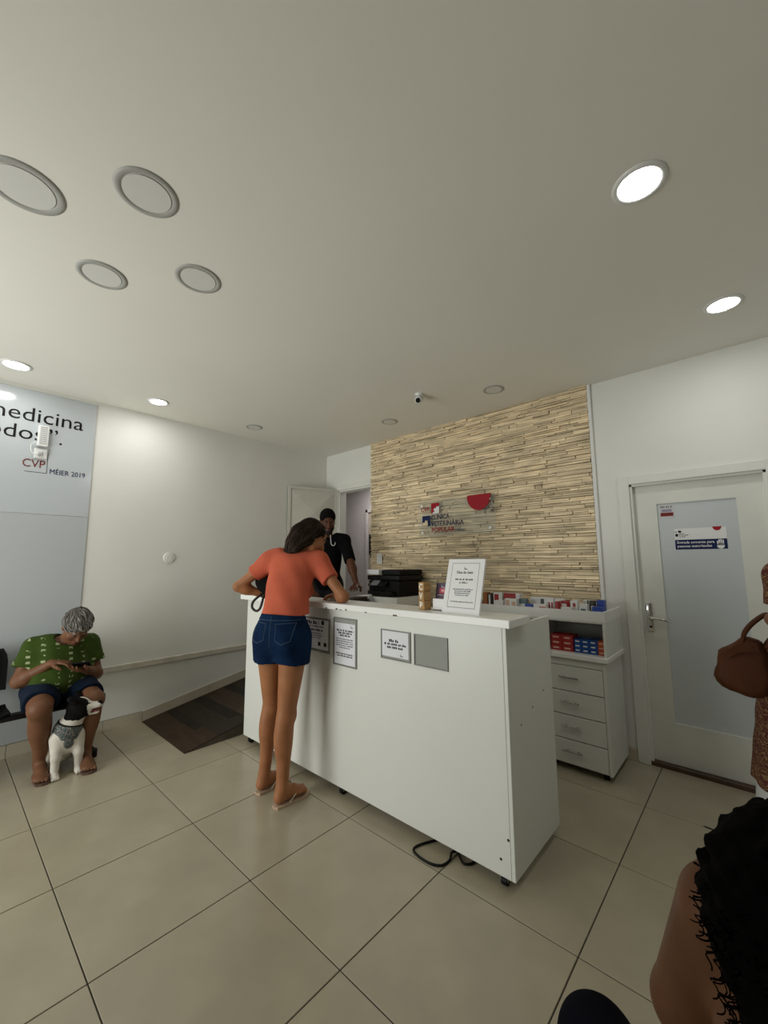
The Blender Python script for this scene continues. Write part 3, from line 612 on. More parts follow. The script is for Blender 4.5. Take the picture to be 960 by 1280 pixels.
obj('emblem_animal', prism([(1.775, 1.896), (1.86, 1.896), (1.866, 1.975), (1.852, 1.960), (1.838, 1.972), (1.825, 1.952), (1.800, 1.948), (1.793, 1.932), (1.812, 1.922), (1.79, 1.91)], .001, .0018, (0, sy, 0), X, Z, -Y), M_WHITE, sg)
obj('emblem', sq(1.650, 1.750, 1.775, 1.880), M_NAVY, sg)
obj('emblem_animal', prism([(1.652, 1.776), (1.715, 1.776), (1.722, 1.80), (1.712, 1.815), (1.722, 1.835), (1.705, 1.826), (1.690, 1.838), (1.684, 1.815), (1.652, 1.808)], .001, .0018, (0, sy, 0), X, Z, -Y), M_STONE, sg)
obj('lettering', text('CLÍNICA', (1.760, sy, 1.835), X, Z, width=0.225, height=0.060, depth=.001, bold=.012), M_NAVY, sg)
obj('lettering', text('VETERINÁRIA', (1.760, sy, 1.765), X, Z, width=0.385, height=0.062, depth=.001, bold=.012), M_NAVY, sg)
obj('lettering', text('POPULAR', (1.768, sy, 1.705), X, Z, width=0.272, height=0.048, depth=.001, bold=.01), M_RED, sg)
obj('lettering', text('MÉIER', (2.050, sy, 1.700), X, Z, width=0.105, height=0.026, depth=.001), M_NAVY, sg)
obj('red_bowl', prism([(2.20, 2.035)]+[(2.315+0.125*math.cos(a), 2.035+0.150*math.sin(a)) for a in [math.pi+k*math.pi/20 for k in range(1, 20)]]+[(2.44, 2.035)], -.001, .010, (0, sy, 0), X, Z, -Y), M_RED, sg)
rr = random.Random(5); bm = bmesh.new()
for k in range(46):
    a, b = rr.uniform(0, 1), rr.uniform(0, 1); px_, pz_ = 2.36+0.11*a, 1.86+0.13*b
    if (px_-2.315)**2/.0156+(pz_-2.035)**2/.0225 < 1.05: continue
    cyl(bm, (px_, sy, pz_), (px_, sy-.001, pz_), rr.uniform(.003, .006), n=8)
obj('dots', bm, M_INK, sg)

# door stickers
PY = LY+.0097
def plate(name, x0, x1, z0, z1, m, parent=None, t=.0015, off=0): return obj(name, B(((x0, PY-off-t, z0), (x1, PY-off, z1))), m, parent)
s1 = thing('door_sticker', 'small white and red sticker in the top corner of the door panel', 'sticker', (3.75, PY, 1.70))
plate('sheet', 3.708, 3.796, 1.706, 1.806, mat('sticker_grey', (0.60, 0.60, 0.62), 0.4), s1)
plate('red_band', 3.714, 3.790, 1.722, 1.748, M_DKRED, s1, .0004, .0015)
plate('car_print', 3.722, 3.782, 1.752, 1.772, mat('sticker_lilac', (0.30, 0.27, 0.36), 0.5), s1, .0004, .0015)
obj('lettering', lines([(3.718, 3.786, 1.784, .010)], (0, PY-.0015, 0), X, Z, -Y), M_INKG, s1)
s2 = thing('door_notice', 'navy and white notice on the door reading Entrada somente para pessoas autorizadas', 'notice', (3.92, PY, 1.48))
plate('white_sheet', 3.785, 4.068, 1.550, 1.628, M_WHITE, s2)
plate('navy_band', 3.785, 4.068, 1.482, 1.549, M_NAVY, s2)
yy = PY-.0015
obj('lettering', merge(text('Entrada somente para', (3.797, yy, 1.523), X, Z, width=0.205, height=0.017, depth=.0006, bold=.02), text('pessoas autorizadas', (3.797, yy, 1.497), X, Z, width=0.190, height=0.017, depth=.0006, bold=.02)), M_WHITE, s2)
hb = [CY((4.033, yy, 1.503), (4.033, yy-.0008, 1.503), 0.020, n=20)]
for k, (dx, hh) in enumerate(((-.015, .030), (-.006, .040), (.004, .042), (.014, .036))): hb.append(B(((4.033+dx-.0035, yy-.0008, 1.505), (4.033+dx+.0035, yy, 1.505+hh))))
obj('hand_icon', merge(*hb), M_WHITE, s2)
obj('red_bowl', prism([(3.998, 1.632)]+[(4.022+0.024*math.cos(a), 1.632+0.027*math.sin(a)) for a in [math.pi+k*math.pi/12 for k in range(1, 12)]]+[(4.046, 1.632)], 0, .0008, (0, yy, 0), X, Z, -Y), M_RED, s2)
obj('emblem', merge(prism([(3.808, 1.600), (3.826, 1.600), (3.826, 1.612), (3.808, 1.616)], 0, .0008, (0, yy, 0), X, Z, -Y), prism([(3.790, 1.573), (3.806, 1.573), (3.806, 1.592), (3.79, 1.592)], 0, .0008, (0, yy, 0), X, Z, -Y)), M_INK, s2)
obj('small_print', lines([(3.812, 3.845, 1.588, .006), (3.812, 3.868, 1.578, .006), (3.812, 3.85, 1.567, .006), (3.787, 3.802, 1.602, .006)], (0, yy, 0), X, Z, -Y), M_INKG, s2)

# ------------------------------------------------------------------ waiting bench
wbn = thing('waiting_bench', 'row of black plastic waiting seats on a metal beam against the left wall', 'bench', (0.28, -0.05, 0))
def seat_shell(y0, y1):
    bm = bmesh.new(); prof = [(0.52, 0.405), (0.505, 0.425), (0.40, 0.418), (0.28, 0.408), (0.20, 0.415)]
    n = 8; rows = []
    for px_, pz_ in prof: rows.append([bm.verts.new((px_, y0+(y1-y0)*k/n, pz_+0.018*(2*k/n-1)**2)) for k in range(n+1)])
    for i in range(len(prof)-1):
        for k in range(n): bm.faces.new((rows[i][k], rows[i+1][k], rows[i+1][k+1], rows[i][k+1])).smooth = True
    bmesh.ops.solidify(bm, geom=bm.faces, thickness=0.010); bmesh.ops.recalc_face_normals(bm, faces=bm.faces); return bm
def back_shell(y0, y1):
    bm = bmesh.new(); n = 8; rows = []
    for t in range(7):
        zz_ = 0.52+0.285*t/6; ins = 0.03*max(0, (t-4)/2)**2
        rows.append([bm.verts.new((0.135-0.10*(zz_-0.5)+0.020*(2*k/n-1)**2, y0+ins+(y1-y0-2*ins)*k/n, zz_)) for k in range(n+1)])
    for i in range(6):
        for k in range(n): bm.faces.new((rows[i][k], rows[i][k+1], rows[i+1][k+1], rows[i+1][k])).smooth = True
    bmesh.ops.solidify(bm, geom=bm.faces, thickness=0.012); bmesh.ops.recalc_face_normals(bm, faces=bm.faces); return bm
for y0, y1 in ((0.035, 0.475), (-0.49, -0.05), (-1.015, -0.575)):
    obj('seat', seat_shell(y0, y1), M_BLACK, wbn); obj('backrest', back_shell(y0, y1), M_BLACK, wbn)
    for yy in (y0+.08, y1-.08):
        obj('back_bracket', tube(spline([(0.30, yy, 0.385), (0.19, yy, 0.39), (0.135, yy, 0.43), (0.125, yy, 0.50), (0.112, yy, 0.60)], 5), 0.011, 8), M_BLACKM, wbn)
obj('beam', B(((0.25, -1.02, 0.335), (0.31, 0.50, 0.375)), bev=0.004), M_BLACKM, wbn)
for yy in (0.43, -0.90):
    lg = obj('leg', B(((0.26, yy-.02, 0.05), (0.30, yy+.02, 0.34)), bev=0.004), M_BLACKM, wbn)
    obj('foot_bar', merge(B(((0.08, yy-.022, 0.022), (0.46, yy+.022, 0.055)), bev=0.008), CY((0.46, yy, 0.0), (0.46, yy, 0.05), 0.032, n=18), CY((0.09, yy, 0.0), (0.09, yy, 0.05), 0.028, n=18)), M_BLACK, lg)
pp = obj('paper_sheet', B(((0.24, -0.36, 0.4405), (0.46, -0.10, 0.4425))), M_WHITE); pp.rotation_euler = (0, 0, 0)
setp(pp, 'white sheet of paper lying on the empty black seat', 'paper')

# ------------------------------------------------------------------ people and animals: smooth blended solids
def V3(a): return np.array(a, dtype=np.float64)
def unit(a): a = V3(a); return a/np.linalg.norm(a)
class Solid:
    """a list of blended shapes, polygonised into one continuous mesh"""
    def __init__(s): s.ops = []
    def cone(s, a, b, ra, rb, k=0.02, flat=False, flata=False, op='add', sq=None):
        """round tapered limb; flat cuts it square at b; sq=(axis, factor) flattens it along an axis"""
        a, b = V3(a), V3(b); d = b-a; L2 = d@d; L = math.sqrt(L2); m = max(ra, rb)*(1.0 if not sq else max(1, 1/sq[1]))
        ax, fac = (unit(sq[0]), sq[1]) if sq else (None, 1)
        def f(x, y, z):
            px, py, pz = x-a[0], y-a[1], z-a[2]
            t = (px*d[0]+py*d[1]+pz*d[2])/L2; tc = np.clip(t, 0, 1)
            qx, qy, qz = px-tc*d[0], py-tc*d[1], pz-tc*d[2]
            q2 = qx*qx+qy*qy+qz*qz
            if ax is not None:
                c = qx*ax[0]+qy*ax[1]+qz*ax[2]; q2 = q2+c*c*(1/(fac*fac)-1)
            r = np.sqrt(q2)-(ra+(rb-ra)*tc)
            if ax is not None: r = r*min(1, fac)**0.5
            if flat: r = np.maximum(r, (t-1)*L)
            if flata: r = np.maximum(r, -t*L)
            return r
        s.ops.append((op, f, np.minimum(a, b)-m, np.maximum(a, b)+m, k)); return s
    def ell(s, c, r, axes=None, k=0.02, op='add'):
        c, r = V3(c), V3(r); A = np.eye(3) if axes is None else np.array([unit(v) for v in axes]); m = max(r)
        def f(x, y, z):
            p = (x-c[0], y-c[1], z-c[2]); k0 = 0; k1 = 0
            for i in range(3):
                q = p[0]*A[i, 0]+p[1]*A[i, 1]+p[2]*A[i, 2]; k0 = k0+(q/r[i])**2; k1 = k1+(q/(r[i]*r[i]))**2
            k0 = np.sqrt(k0); return k0*(k0-1)/np.maximum(np.sqrt(k1), 1e-6)
        s.ops.append((op, f, c-m, c+m, k)); return s
    def path(s, pts, radii, k=0.01):
        for i in range(len(pts)-1): s.cone(pts[i], pts[i+1], radii[i], radii[i+1], k)
        return s
    def cut(s, p, n, k=0.004):
        p, n = V3(p), unit(n)
        s.ops.append(('cut', lambda x, y, z: (x-p[0])*n[0]+(y-p[1])*n[1]+(z-p[2])*n[2], None, None, k)); return s
    def wrinkle(s, fn): s.ops.append(('warp', fn, None, None, 0)); return s
    def mesh(s, name, h=0.006, mats=(), pick=None, base=(0, 0, 0)):
        lo = np.min([o[2] for o in s.ops if o[0] == 'add'], 0)-3*h; hi = np.max([o[3] for o in s.ops if o[0] == 'add'], 0)+3*h
        n = np.ceil((hi-lo)/h).astype(int)+1
        f = np.full(n, 1.0, dtype=np.float32); g = [lo[i]+h*np.arange(n[i]) for i in range(3)]
        for op, fn, a, b, k in s.ops:
            if op in ('add', 'sub'):
                mg = max(k, 0.01)+0.03
                i0 = np.maximum(np.floor((a-mg-lo)/h).astype(int), 0); i1 = np.minimum(np.ceil((b+mg-lo)/h).astype(int)+1, n)
                if np.any(i1 <= i0): continue
                sl = tuple(slice(i0[q], i1[q]) for q in range(3))
                d = fn(g[0][sl[0]][:, None, None], g[1][sl[1]][None, :, None], g[2][sl[2]][None, None, :]).astype(np.float32); c = f[sl]
                if op == 'add':
                    t = np.clip(0.5+0.5*(c-d)/k, 0, 1); f[sl] = c*(1-t)+d*t-k*t*(1-t)
                else:
                    e = -d; t = np.clip(0.5-0.5*(c-e)/k, 0, 1); f[sl] = c*(1-t)+e*t+k*t*(1-t)
            else:
                d = fn(g[0][:, None, None], g[1][None, :, None], g[2][None, None, :]).astype(np.float32)
                if op == 'cut':
                    d = np.broadcast_to(d, f.shape); t = np.clip(0.5-0.5*(f-d)/k, 0, 1); f = f*(1-t)+d*t+k*t*(1-t)
                else: f = f+np.broadcast_to(d, f.shape)
        f[0], f[-1], f[:, 0], f[:, -1], f[:, :, 0], f[:, :, -1] = 1, 1, 1, 1, 1, 1
        S = f < 0
        cnt = np.zeros(n-1, dtype=np.int8)
        offs = [(i, j, k) for i in (0, 1) for j in (0, 1) for k in (0, 1)]
        for o in offs: cnt += S[o[0]:n[0]-1+o[0], o[1]:n[1]-1+o[1], o[2]:n[2]-1+o[2]]
        act = (cnt > 0) & (cnt < 8); idx = np.argwhere(act); vid = np.full(act.shape, -1, dtype=np.int64); vid[act] = np.arange(len(idx))
        acc = np.zeros((len(idx), 3)); num = np.zeros(len(idx))
        for a in offs:
            for q in range(3):
                if a[q]: continue
                b = list(a); b[q] = 1
                fa = f[idx[:, 0]+a[0], idx[:, 1]+a[1], idx[:, 2]+a[2]]; fb = f[idx[:, 0]+b[0], idx[:, 1]+b[1], idx[:, 2]+b[2]]
                m = (fa < 0) != (fb < 0); t = np.where(m, fa/np.where(m, fa-fb, 1), 0)
                p = np.tile(V3(a), (len(idx), 1)); p[:, q] = t; acc += p*m[:, None]; num += m
        verts = lo+(idx+acc/num[:, None])*h
        quads = []
        for q in range(3):
            u, v = (q+1) % 3, (q+2) % 3
            sa = [slice(None)]*3; sb = [slice(None)]*3; sa[q] = slice(0, -1); sb[q] = slice(1, None)
            A, Bq = S[tuple(sa)], S[tuple(sb)]; e = np.argwhere(A != Bq); fl = A[e[:, 0], e[:, 1], e[:, 2]]
            def cell(du, dv):
                c = e.copy(); c[:, u] += du; c[:, v] += dv; return vid[c[:, 0], c[:, 1], c[:, 2]]
            Q = np.stack([cell(-1, -1), cell(0, -1), cell(0, 0), cell(-1, 0)], 1)
            Q[~fl] = Q[~fl][:, ::-1]; quads.append(Q)
        quads = np.concatenate(quads); verts = verts-V3(base)
        me = bpy.data.meshes.new(name); me.vertices.add(len(verts)); me.vertices.foreach_set('co', verts.astype(np.float32).ravel())
        me.loops.add(len(quads)*4); me.loops.foreach_set('vertex_index', quads.astype(np.int32).ravel())
        me.polygons.add(len(quads)); me.polygons.foreach_set('loop_start', np.arange(0, len(quads)*4, 4, dtype=np.int32))
        me.polygons.foreach_set('use_smooth', np.ones(len(quads), dtype=bool))
        for m in mats: me.materials.append(m)
        if pick is not None:
            cen = verts[quads].mean(1)+V3(base); me.polygons.foreach_set('material_index', pick(cen).astype(np.int32))
        me.update(calc_edges=True)
        return me
def add_solid(name, S, parent, base, mats, h=0.006, pick=None):
    me = S.mesh(name, h, mats, pick, base)
    o = bpy.data.objects.new(name, me); COL.objects.link(o); o.parent = parent
    return o
def fold(amp, f1, f2, ph=0.0):
    """soft cloth folds"""
    return lambda x, y, z: amp*(np.sin(f1*(x+0.6*z)+ph+1.3*np.sin(9*y))*np.sin(f2*(z-0.5*y)+2*ph+np.sin(13*x))+0.5*np.sin(1.9*f1*(y+0.4*x)+1.7*f2*0.6*z))
def lerp(a, b, t): return V3(a)*(1-t)+V3(b)*t

def hand(S, wrist, d, n, side, sz=1.0, curl=0.45, spread=0.12, thumb_curl=0.2):
    """palm and five fingers: d = wrist to knuckles, n = palm normal, side = +1 when the thumb lies along n x d"""
    d, n = unit(d), unit(n); n = unit(n-d*(n@d)); w = np.cross(n, d); wr = V3(wrist)
    S.ell(wr+d*0.045*sz, (0.052*sz, 0.039*sz, 0.017*sz), (d, w, n), k=0.015)
    S.cone(wr-d*.01, wr+d*.02*sz, 0.024*sz, 0.026*sz, k=0.015, sq=(n, 0.75))
    for i, (off, ln) in enumerate(((0.030, 0.072), (0.010, 0.080), (-0.010, 0.075), (-0.029, 0.058))):
        p = wr+d*(0.080-0.004*abs(i-1))*sz+w*off*side*sz; a = spread*(1-i*0.67)*side; c = curl*0.5; pts = [p-d*.01*sz, p]
        for fr_, in ((0.42,), (0.33,), (0.25,)):
            dd = unit(d*math.cos(c)+n*math.sin(c)+w*a*math.cos(c)); p = p+dd*ln*fr_*sz; pts.append(p); c += curl
        S.path(pts, [0.0095*sz, 0.0092*sz, 0.0085*sz, 0.008*sz, 0.007*sz], k=0.004)
    p = wr+d*0.022*sz+w*side*0.028*sz; t1 = unit(d*0.65+w*side*0.75+n*0.35); t2 = unit(d*0.9+w*side*(0.35-thumb_curl)+n*(0.3+thumb_curl))
    S.path([p, p+t1*0.038*sz, p+t1*0.038*sz+t2*0.030*sz, p+t1*0.038*sz+t2*0.054*sz], [0.014*sz, 0.0115*sz, 0.0105*sz, 0.008*sz], k=0.010)
def headf(c, f, u, sz=1.0):
    f = unit(f); u = V3(u); u = unit(u-f*(u@f)); r = np.cross(f, u); c = V3(c)
    return (lambda x, y, z: c+(r*x+f*y+u*z)*sz), (r, f, u)
def head(S, c, f, u, sz=1.0, jaw=1.0):
    P, ax = headf(c, f, u, sz); q = lambda *a: tuple(v*sz for v in a)
    S.ell(P(0, -.012, .030), q(.074, .094, .083), ax, k=0.03); S.ell(P(0, .022, -.030), q(.060, .068, .082), ax, k=0.03)
    S.cone(P(0, .045, -.078), P(0, .070, -.098), .036*jaw*sz, .020*jaw*sz, k=0.025)
    S.cone(P(-.045, .02, -.065), P(0, .06, -.095), .026*jaw*sz, .022*jaw*sz, k=0.02); S.cone(P(.045, .02, -.065), P(0, .06, -.095), .026*jaw*sz, .022*jaw*sz, k=0.02)
    S.cone(P(-.030, .080, .018), P(.030, .080, .018), .012*sz, .012*sz, k=0.012)
    for s_ in (-1, 1):
        S.ell(P(s_*.031, .096, -.002), q(.017, .013, .011), ax, k=0.012, op='sub'); S.ell(P(s_*.031, .075, -.004), q(.0135, .0125, .0115), ax, k=0.004)
        S.ell(P(s_*.042, .055, -.035), q(.022, .024, .020), ax, k=0.02)
        S.ell(P(s_*.073, -.012, -.014), q(.010, .019, .030), ax, k=0.006)
    S.cone(P(0, .086, .004), P(0, .104, -.036), .0085*sz, .0125*sz, k=0.010); S.ell(P(0, .092, -.040), q(.019, .013, .009), ax, k=0.008)
    S.ell(P(0, .085, -.060), q(.023, .010, .0055), ax, k=0.006); S.ell(P(0, .084, -.071), q(.020, .010, .0065), ax, k=0.006)
def face_pick(c, f, u, sz=1.0):
    """material index for lips (1), eyes (2), brows (3)"""
    P, (r, ff, uu) = headf(c, f, u, sz); c = V3(c)
    def pick(cen):
        d = (cen-c)/sz; x, y, z = d@r, d@ff, d@uu; out = np.zeros(len(cen), dtype=int)
        fr_ = y > 0.05
        out[fr_ & (np.abs(x) < .024) & (z < -.055) & (z > -.077) & (y > .083)] = 1
        out[fr_ & (np.abs(np.abs(x)-.031) < .011) & (np.abs(z+.004) < .0055)] = 2
        out[fr_ & (np.abs(np.abs(x)-.032) < .018) & (np.abs(z-.019) < .0055)] = 3
        return out
    return pick
def torso(S, pel, chest, neck, right, fat=1.0, bust=0.0, infl=0.0, k=0.05, belly=0.0, hipw=1.0):
    """trunk from pelvis to neck root; right = the body's right-hand direction"""
    pel, chest, neck, right = V3(pel), V3(chest), V3(neck), unit(right); e = infl
    u1 = unit(chest-pel); u2 = unit(neck-chest); f1 = np.cross(u1, right); f2 = np.cross(u2, right)
    S.ell(pel, (0.165*hipw*fat+e, 0.112*fat+e, 0.115+e), (right, f1, u1), k=k)
    S.ell(lerp(pel, chest, 0.5)+f1*(0.01+belly*0.5), (0.132*fat+e, 0.098*fat+belly*0.5+e, 0.15+e), (right, f1, u1), k=k)
    if belly: S.ell(lerp(pel, chest, 0.3)+f1*(0.05+belly*0.6), (0.145*fat+e, 0.09*fat+belly*.4+e, 0.12+e), (right, f1, u1), k=k)
    S.ell(chest, (0.150*fat+e, 0.108*fat+e, 0.165+e), (right, f2, u2), k=k)
    S.ell(lerp(chest, neck, 0.55), (0.150*fat+e, 0.080+e, 0.085+e), (right, f2, u2), k=k)
    if bust:
        for s_ in (-1, 1): S.ell(chest+right*s_*0.07*fat+f2*(0.07+.02*fat)-u2*0.015, (0.062*bust+e, 0.055*bust+e, 0.062*bust+e), (right, f2, u2), k=0.03)
def leg(S, hip, knee, ank, toe, th=1.0, barefoot=True):
    hip, knee, ank = V3(hip), V3(knee), V3(ank); t = unit(V3(toe)-ank*[1, 1, 0]-[0, 0, toe[2]]); t[2] = 0; t = unit(t)
    S.cone(hip, knee, 0.092*th, 0.054*th, k=0.03); S.cone(knee, ank, 0.052*th, 0.034*(0.5+.5*th), k=0.02)
    back = -t; S.ell(lerp(knee, ank, 0.30)+back*0.020, (0.047*th, 0.050*th, 0.13), None if abs((knee-ank)[2]) > 0.3 else None, k=0.03)
    S.ell(knee+t*0.012, (0.046*th, 0.046*th, 0.055), k=0.025)
    if barefoot: foot(S, ank, t)
def foot(S, ank, t, side=0):
    t = unit(t); w = np.cross(t, [0, 0, 1]); a = V3(ank); z0 = a[2]-0.075
    S.cone(a, [a[0]-t[0]*.012, a[1]-t[1]*.012, z0+.032], 0.034, 0.030, k=0.02)
    g = lambda l, s_, z: a+t*l+w*s_+V3([0, 0, z0+z-a[2]])
    S.cone(g(-.018, 0, .030), g(.075, 0, .036), 0.029, 0.032, k=0.025); S.cone(g(.02, 0, .055), g(.11, 0, .026), 0.030, 0.022, k=0.03)
    S.ell(g(.118, 0, .022), (.050, .046, .020), (t, w, (0, 0, 1)), k=0.02)
    for i, (s_, l) in enumerate(((-.030, .172), (-.010, .172), (.007, .166), (.022, .158), (.035, .148))):
        S.cone(g(.125, s_*.95, .018), g(l, s_, .013), .0125 if i == 0 else .010, .0115 if i == 0 else .008, k=0.006)
def arm(S, sh, el, wr, th=1.0):
    S.cone(sh, el, 0.050*th, 0.038*th, k=0.03); S.cone(el, wr, 0.040*th, 0.026*(0.5+.5*th), k=0.02)
    S.ell(lerp(el, wr, 0.25), [0.043*th]*3, k=0.03)
def surf_tube(o, pts, d, r, base, off=0.0):
    """a seam: polyline dropped along d onto the object's surface"""
    bv = BVHTree.FromPolygons([v.co.copy() for v in o.data.vertices], [list(p.vertices) for p in o.data.polygons]); out = []; d = Vector(d).normalized()
    for p in pts:
        hit = bv.ray_cast(Vector(p)-Vector(base)-d*0.4, d)
        if hit[0] is not None: out.append(hit[0]-d*off)
    return tube(out, r, 6) if len(out) > 2 else None
def line_pts(a, b, n=24): return [lerp(a, b, k/n) for k in range(n+1)]

def skin(name, col, rough=0.5):
    m = mat(name, col, rough, noise=0.12, nscale=14, bump=0.08, bscale=120, spec=0.22); b = m.node_tree.nodes['Principled BSDF']
    b.inputs['Subsurface Weight'].default_value = 0.12; b.inputs['Subsurface Radius'].default_value = (0.02, 0.008, 0.004); b.inputs['Subsurface Scale'].default_value = 0.3
    return m
M_LIP = mat('lips', (0.22, 0.08, 0.065), 0.45); M_EYE = mat('eye', (0.10, 0.08, 0.07), 0.25); M_BROW = mat('brow_dark', (0.02, 0.014, 0.010), 0.8); M_BROWG = mat('brow_grey', (0.20, 0.18, 0.16), 0.8)
def hair_mat(name, col, rough=0.45, sc=(30, 30, 3), bump=0.7):
    return mat(name, col, rough, noise=0.5, nscale=5, bump=bump, bscale=9, stretch=sc, spec=0.10)
def cloth(name, col, rough=0.85, noise=0.08, ns=6): return mat(name, col, rough, noise=noise, nscale=ns, bump=0.25, bscale=260, sheen=0.03, spec=0.08)

def strands(o, base, parent, crown, ends, n, ln, r, m, lift=.001, seed=1, steps=9):
    """fine locks lying on a hair volume, combed away from the crown (ends: a steady pull)"""
    rr = random.Random(seed); me = o.data; nv = len(me.vertices); out = []; crown = Vector(crown)-Vector(base); ends = Vector(ends)
    bv = BVHTree.FromPolygons([v.co.copy() for v in me.vertices], [list(p.vertices) for p in me.polygons])
    for k in range(n):
        p = me.vertices[rr.randrange(nv)].co.copy(); pts = []; L = ln*rr.uniform(.5, 1.2); w = rr.uniform(-.25, .25)
        for q in range(steps):
            hit = bv.find_nearest(p)
            if hit[0] is None: break
            nn = hit[1]; pts.append(hit[0]+nn*(lift+r*.5*math.sin(3.14*q/(steps-1))))
            d = (hit[0]-crown).normalized()+ends; d = d-nn*d.dot(nn)
            if d.length < 1e-4: break
            d.normalize(); d = (d+nn.cross(d)*w).normalized(); p = hit[0]+d*(L/steps)
        if len(pts) > 4: out.append((pts, [r*(.35+.65*math.sin(3.14*(.15+.8*i_/(len(pts)-1)))) for i_ in range(len(pts))]))
    bm = merge(*[tube(a, b, 4) for a, b in out]); me2 = bpy.data.meshes.new('hair_strands'); bm.to_mesh(me2); bm.free(); me2.materials.append(m)
    so = bpy.data.objects.new('hair_strands', me2); COL.objects.link(so); so.parent = parent; so['kind'] = 'stuff'
    return so

# ---- woman in a coral T-shirt leaning on the counter
def woman_counter():
    base = (1.92, 1.07, 0.0); t = thing('person', 'woman in a coral T-shirt and denim shorts leaning over the counter', 'person', base)
    sk = skin('skin_tan', (0.33, 0.140, 0.062))
    pel = V3((1.950, 1.040, 0.955)); chest = V3((1.912, 1.11, 1.27)); neck = V3((1.865, 1.185, 1.475))
    rp = unit((0.93, 0.37, 0)); rs = unit((0.86, 0.50, -0.02)); 
    shL = neck-rs*0.165+V3((0, -.01, -.055)); shR = neck+rs*0.165+V3((0.0, .0, -.060))
    elL = V3((1.535, 0.955, 1.245)); wrL = V3((1.645, 1.135, 1.175)); elR = V3((2.215, 1.315, 1.186)); wrR = V3((2.03, 1.405, 1.178))
    hc = V3((1.945, 1.27, 1.575)); hf = unit((0.30, 0.80, -0.52)); hu = unit((0.06, 0.48, 0.86))
    hipL = pel-rp*0.088-V3((0, 0, .03)); hipR = pel+rp*0.088-V3((0, 0, .03))
    kL = V3((1.835, 1.055, 0.50)); aL = V3((1.812, 1.025, 0.085)); kR = V3((2.005, 1.045, 0.49)); aR = V3((2.022, 1.015, 0.085))
    tL = V3((1.80, 1.25, 0)); tR = V3((2.02, 1.24, 0)); FZ = 0.010
    S = Solid(); torso(S, pel, chest, neck, rs, 0.92)
    S.cone(neck-V3((0, .01, .02)), hc-V3((0, .015, .04)), 0.058, 0.050, k=0.03)
    head(S, hc, hf, hu, 0.98, 0.92)
    for h_, k_, a_, tt in ((hipL, kL, aL, tL), (hipR, kR, aR, tR)): leg(S, h_, k_, a_+V3((0, 0, FZ)), tt, 1.0)
    arm(S, shL, elL, wrL, 0.86); arm(S, shR, elR, wrR, 0.86)
    hand(S, wrL, unit((0.35, 0.45, -0.55)), unit((0.85, -0.3, 0.2)), 1, 0.92, 0.75); hand(S, wrR, unit((-0.85, 0.35, -0.05)), (0, 0, -1), -1, 0.92, 0.25)
    add_solid('body', S, t, base, [sk, M_LIP, M_EYE, M_BROW], 0.0055, face_pick(hc, hf, hu, 0.98))
    # T-shirt
    S = Solid(); torso(S, pel+V3((0, 0, .03)), chest, neck, rs, 0.88, infl=0.018, bust=0.9)
    S.cone(lerp(pel, chest, .22), lerp(pel, chest, .7), .160, .115, k=.05, sq=(np.cross((0, 0, 1), rs), 0.74))
    for sh, el in ((shL, elL), (shR, elR)): S.cone(sh, lerp(sh, el, 0.52), 0.068, 0.060, k=0.045, flat=True)
    S.cone(lerp(shL, neck, .4), shL, 0.062, 0.064, k=0.04); S.cone(lerp(shR, neck, .4), shR, 0.062, 0.064, k=0.04)
    S.wrinkle(fold(0.0045, 24, 19, 0.4)); S.cut(pel+V3((0, 0, .118)), (0.0, 0.08, -1)); S.cone(neck+V3((0, .02, .0)), neck+V3((0.01, .08, .12)), 0.062, 0.10, k=0.006, op='sub')
    coral = cloth('coral_cotton', (0.50, 0.112, 0.062))
    add_solid('t_shirt', S, t, base, [coral], 0.006)
    # denim shorts
    S = Solid(); S.ell(pel, (0.176, 0.132, 0.15), (rp, np.cross((0, 0, 1), rp), (0, 0, 1)), k=0.04); S.ell(pel+V3((0, 0, .10)), (0.148, 0.115, 0.10), (rp, np.cross((0, 0, 1), rp), (0, 0, 1)), k=0.05)
    fwd = np.cross((0, 0, 1), rp)
    for s_ in (-1, 1): S.ell(pel-fwd*0.055+rp*s_*0.075-V3((0, 0, .035)), (0.088, 0.085, 0.095), k=0.03)
    for h_, k_ in ((hipL, kL), (hipR, kR)):
        S.cone(h_+V3((0, 0, .02)), lerp(h_, k_, 0.285), 0.108, 0.110, k=0.025, flat=True)
    S.wrinkle(fold(0.0022, 34, 28, 1.1)); S.cut(pel+V3((0, 0, .128)), (0, 0.1, 1))
    den = mat('denim', (0.0045, 0.017, 0.050), 0.85, noise=0.28, nscale=9, bump=0.4, bscale=300, spec=0.06)
    so = add_solid('shorts', S, t, base, [den], 0.0055)
    seam = mat('denim_seam', (0.020, 0.045, 0.090), 0.85); view = V3((-0.75, 0.66, 0))
    ctr = pel; zt = 1.085
    def back(u, z): return ctr+rp*u+V3((0, 0, z-ctr[2]))-fwd*0.1
    for pts in (line_pts(back(0, zt), back(0, .90)), line_pts(back(-.15, zt-.025), back(.15, zt-.025)),
                line_pts(back(.035, 1.04), back(.14, 1.045))+line_pts(back(.14, 1.045), back(.135, .945))+line_pts(back(.135, .945), back(.085, .925))+line_pts(back(.085, .925), back(.04, .945))+line_pts(back(.04, .945), back(.035, 1.04)),
                line_pts(back(-.035, 1.04), back(-.14, 1.045))+line_pts(back(-.14, 1.045), back(-.135, .945))+line_pts(back(-.135, .945), back(-.085, .925))+line_pts(back(-.085, .925), back(-.04, .945))+line_pts(back(-.04, .945), back(-.035, 1.04))):
        bm = surf_tube(so, pts, fwd, 0.0024, base)
        if bm: s_ = obj('seam', bm, seam, so, loc=(0, 0, 0))
    # long dark hair falling to the left of her neck
    S = Solid(); P, ax = headf(hc, hf, hu, 0.98)
